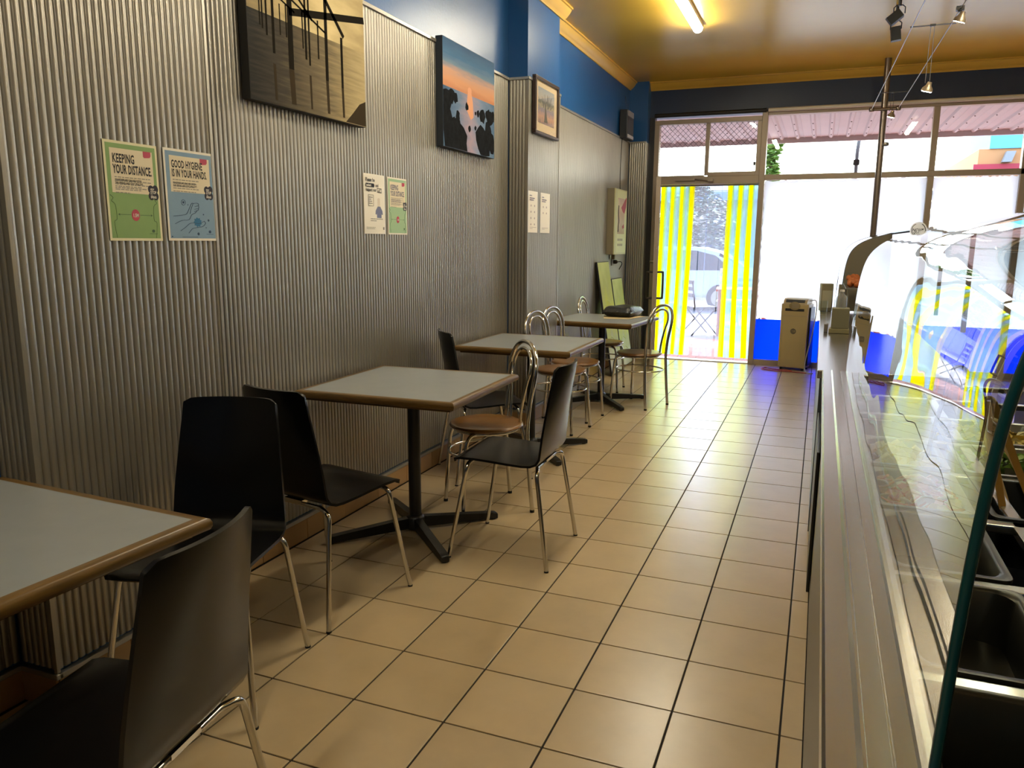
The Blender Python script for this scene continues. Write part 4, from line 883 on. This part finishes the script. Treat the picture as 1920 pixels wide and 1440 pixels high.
n = len(prof); mb.add([(x, y, z) for y in (0, 3.3) for x, z in prof], [(i, i+1, n+i+1, n+i) for i in range(n-1)]); mb.out('roof_sheet', mat('awning_sheet', 'b9b8ba', .5, .1, var=(1, .06)), aw_)
mb = MB()
for i in range(40):
    for y in (1.7, 2.3, 2.9): mb.lathe([(0, -.034), (.008, -.034), (.008, -.026), (0, -.026)], 6, Matrix.Translation((-6+.035+.23*(i+12), y, 0)))
mb.out('screw', mat('dark_screw', '3a3430', .6), aw_, kind='stuff')
MB().box((-6, 3.30, -.075), (9, 3.36, .06), bev=.004).out('fascia', mat('fascia_grey', 'b9bcc0', .5), aw_)
for x in (-5, -.9, 4, 8): MB().tube([(x, 3.2, -3.0), (x, 3.2, -.03)], .03, 10).out('post', mat('post_grey', '5d5d60', .5), aw_)
sp_ = thing('street_pole', 'grey street pole beyond the awning, seen through the high window', 'pole', (.40, 9.75, -.05)); MB().tube([(0, 0, 0), (0, 0, 2.72), (.0, 0, 2.80), (.03, 0, 3.2)], .028, 10).out('shaft', mat('post_grey', '5d5d60', .5), sp_); MB().box((-.045, -.03, 2.60), (.04, .03, 2.68)).out('bracket', darkf, sp_)
# cafe furniture on the footpath
ot = thing('cafe_table', 'orange wooden cafe table on the footpath outside the door', 'table', (-1.10, 9.3, -.05), (0, 0, .1)); om = mat('orange_wood', 'b0583a', .55)
MB().box((-.40, -.35, .70), (.40, .35, .735), bev=.004).out('tabletop', om, ot)
for sx in (-.34, .34):
    for sy in (-.29, .29): MB().box((sx-.025, sy-.025, 0), (sx+.025, sy+.025, .70)).out('leg', om, ot)
MB().box((-.36, -.31, .62), (.36, -.29, .70)).out('apron', om, ot)
oc = None
for x, y, a, lab in ((-1.72, 9.15, .6, 'black folding cafe chair left of the orange table outside'), (-1.05, 10.0, -1.3, 'black folding cafe chair behind the orange table outside'), (-2.35, 9.6, .3, 'black folding cafe chair furthest from the orange table outside')):
    if oc is None:
        oc = thing('cafe_chair', lab, 'chair', (x, y, -.05), (0, 0, a), 'cafe chairs outside')
        MB().box((-.2, -.2, .43), (.2, .2, .45)).out('seat', black_iron, oc)
        for s in (-.18, .18): MB().tube([(-.22, s, 0), (.2, s, .44)], .011, 6).out('leg', black_iron, oc); MB().tube([(.22, s, 0), (-.18, s, .44), (-.24, s, .85)], .011, 6).out('leg', black_iron, oc)
        for z in (.60, .70, .80): MB().box((-.235, -.18, z), (-.215, .18, z+.06)).out('slat', black_iron, oc)
    else: dup(oc, (x, y, -.05), (0, 0, a), lab)
bn = thing('street_bench', 'white slatted street bench at the kerb outside', 'bench', (-.75, 10.75, -.05)); wm = mat('white_slat', 'd8d6d0', .5)
for z in (.62, .76, .90): MB().box((-.9, .16, z), (.9, .19, z+.09)).out('slat', wm, bn)
for y in (-.2, -.07, .06): MB().box((-.9, y, .42), (.9, y+.1, .45)).out('slat', wm, bn)
for x in (-.8, .8): MB().box((x-.03, -.2, 0), (x+.03, .18, .42)).out('leg', black_iron, bn); MB().box((x-.03, .13, .42), (x+.03, .16, 1.0)).out('leg', black_iron, bn)
# street across
fac = mat('pale_facade', 'dcd6ca', .8, var=(.6, .05))
def building(label, x0, x1, y, h, m, fascia_m, group='shops across the street', par=True):
    b = thing('building', label, 'building', (x0, y, -.18), group=group); w = x1-x0
    MB().box((0, 0, 0), (w, 8, h)).out('wall', m, b); MB().box((-.05, -1.6, 2.9), (w+.05, .0, 3.15)).out('canopy', fascia_m, b)
    k = max(1, int(w/2.4))
    for i in range(k):
        f = MB().box((.3+i*w/k, -.06, .5), (.3+i*w/k+w/k*.75, .02, 2.5)).out('window', mat('shop_frame', '6a6a6c', .5), b); MB().box((.38+i*w/k, -.08, .58), (.22+i*w/k+w/k*.75, -.055, 2.42)).out('pane', mat('dark_shop_glass', '55687c', .15), f)
    if par: MB().box((-.1, -.1, h), (w+.1, .3, h+.25)).out('parapet', m, b)
    return b
building('pale shop across the street, straight outside the doorway', -9, -1.5, 24, 3.3, fac, mat('blue_canopy', '6d8fb8', .6))
building('pale shop across the street, left of the others', -18, -9.3, 24, 3.6, mat('cream_facade', 'd8ccb4', .8), mat('red_canopy', 'b4504a', .6))
building('pale low shop across the street behind the added white glare sheet', -1.2, 3.0, 25, 3.2, fac, mat('grey_canopy', 'a8a8aa', .6))
ob_ = building('orange shop across the street with a red sign band and a blue upper storey', 3.55, 9, 20, 3.95, mat('orange_facade', 'c08a5c', .8), mat('brown_canopy', '6e5a48', .7), par=False)
MB().box((-.1, -.10, 3.44), (5.5, -.02, 3.57)).out('sign_band', mat('crimson_band', 'a8283e', .6), ob_)
MB().box((.22, -.06, 3.95), (5.4, 3, 4.9)).out('upper_storey', mat('sky_blue_cladding', '5fb2e6', .6), ob_)
MB().prism([(.50, 3.60), (.70, 3.60), (.78, 3.86), (.58, 3.86)], -.25, -.03, Matrix(((1, 0, 0, 0), (0, 0, 1, 0), (0, 1, 0, 0), (0, 0, 0, 1)))).out('air_unit', mat('grey_unit', '8d9094', .5), ob_)
def tree(label, loc, rad, z0, z1, n, m, seed):
    t = thing('street_tree', label, 'tree', loc, group='trees along the street')
    MB().tube([(0, 0, 0), (.03, 0, z0*.8), (0, 0, (z0+z1)/2)], [.12, .09, .05], 8).out('trunk', mat('bark', '5a4a3a', .9), t)
    mb = MB(); random.seed(seed); zc, zh = (z0+z1)/2, (z1-z0)/2
    for i in range(n):
        u = random.uniform(-1, 1); r = rad*(1-u*u)**.5*(.75+.5*noise.noise(Vector((u*3, seed, 0)))); a = random.uniform(0, 2*PI); rr_ = r*random.random()**.45
        M = Matrix.Translation((rr_*math.cos(a), rr_*math.sin(a), zc+u*zh)) @ Matrix.Rotation(random.uniform(0, 6), 4, 'Z') @ Matrix.Rotation(random.uniform(-1, 1), 4, 'X'); s = random.uniform(.06, .11)
        mb.add([(-s, 0, 0), (0, -s*.45, .01), (s, 0, 0), (0, s*.45, .01)], [(0, 1, 2, 3)], M)
    mb.out('leaves', m, t, kind='stuff')
tree('narrow green street tree by the left end of the high window', (-1.12, 14.6, -.18), .26, 1.6, 5.6, 2600, mat('tree_leaf', '7a9a4a', .6, var=(3, .3)), 21)
lg = mat('grey_green_leaf', '6f8478', .6, var=(2, .35))
tree('bushy grey green tree across the street, middle of the doorway view', (-3.45, 19.9, -.18), 1.4, .9, 3.2, 3800, lg, 5)
tree('bushy grey green tree across the street, wall side of the doorway view', (-6.0, 20.3, -.18), 1.5, 1.0, 3.3, 3800, lg, 8)
# parked car
cr = thing('car', 'pale blue grey car parked across the road outside the doorway', 'car', (-5.4, 15.0, -.18))
XZ = Matrix(((1, 0, 0, 0), (0, 0, 1, 0), (0, 1, 0, 0), (0, 0, 0, 1)))
cbody = mat('car_paint', '9fb0c2', .25, .3, coat=.5); tint = mat('car_glass', '2b3742', .1)
mb = MB(); mb.prism([(0, .32), (.02, .62), (.12, .82), (.55, .90), (1.15, 1.40), (1.45, 1.47), (2.75, 1.46), (3.25, 1.34), (3.75, .98), (4.1, .90), (4.18, .55), (4.15, .30)], 0, 1.7, XZ); bmesh.ops.bevel(mb.b, geom=[e for e in mb.b.edges if abs(e.verts[0].co.y-e.verts[1].co.y) < .01], offset=.07, segments=2, affect='EDGES'); mb.out('body', cbody, cr)
for P in ([(.72, .93), (1.22, 1.36), (1.48, 1.40), (2.0, 1.40), (2.0, .93)], [(2.08, .93), (2.08, 1.40), (2.72, 1.39), (3.16, 1.28), (3.55, .95)]): MB().prism(P, -.012, .006, XZ).out('side_window', tint, cr)
for x in (.85, 3.30):
    for y in (.06, 1.64):
        wh = MB().lathe([(0, -.10), (.22, -.10), (.31, -.085), (.315, 0), (.31, .085), (.22, .10), (0, .10)], 20, Matrix.Translation((x, y, .315)) @ Matrix.Rotation(PI/2, 4, 'X')).out('wheel', rub, cr)
        MB().lathe([(0, -.015), (.2, -.01), (.2, .01), (0, .015)], 16, Matrix.Translation((x, y+(-.105 if y < 1 else .105), .315)) @ Matrix.Rotation(PI/2, 4, 'X')).out('hub_cap', steel_d, wh)
MB().box((4.02, -.02, .78), (4.16, .30, .93), bev=.02).out('tail_light', mat('tail_red', 'b02a2a', .3), cr); MB().box((.03, -.02, .66), (.22, .25, .78), bev=.02).out('headlight', glass_m, cr)
MB().box((2.015, -.016, .40), (2.03, .0, 1.40)).out('door_seam', tint, cr); MB().box((2.15, -.025, .84), (2.35, .0, .87), bev=.005).out('door_handle', steel_d, cr)
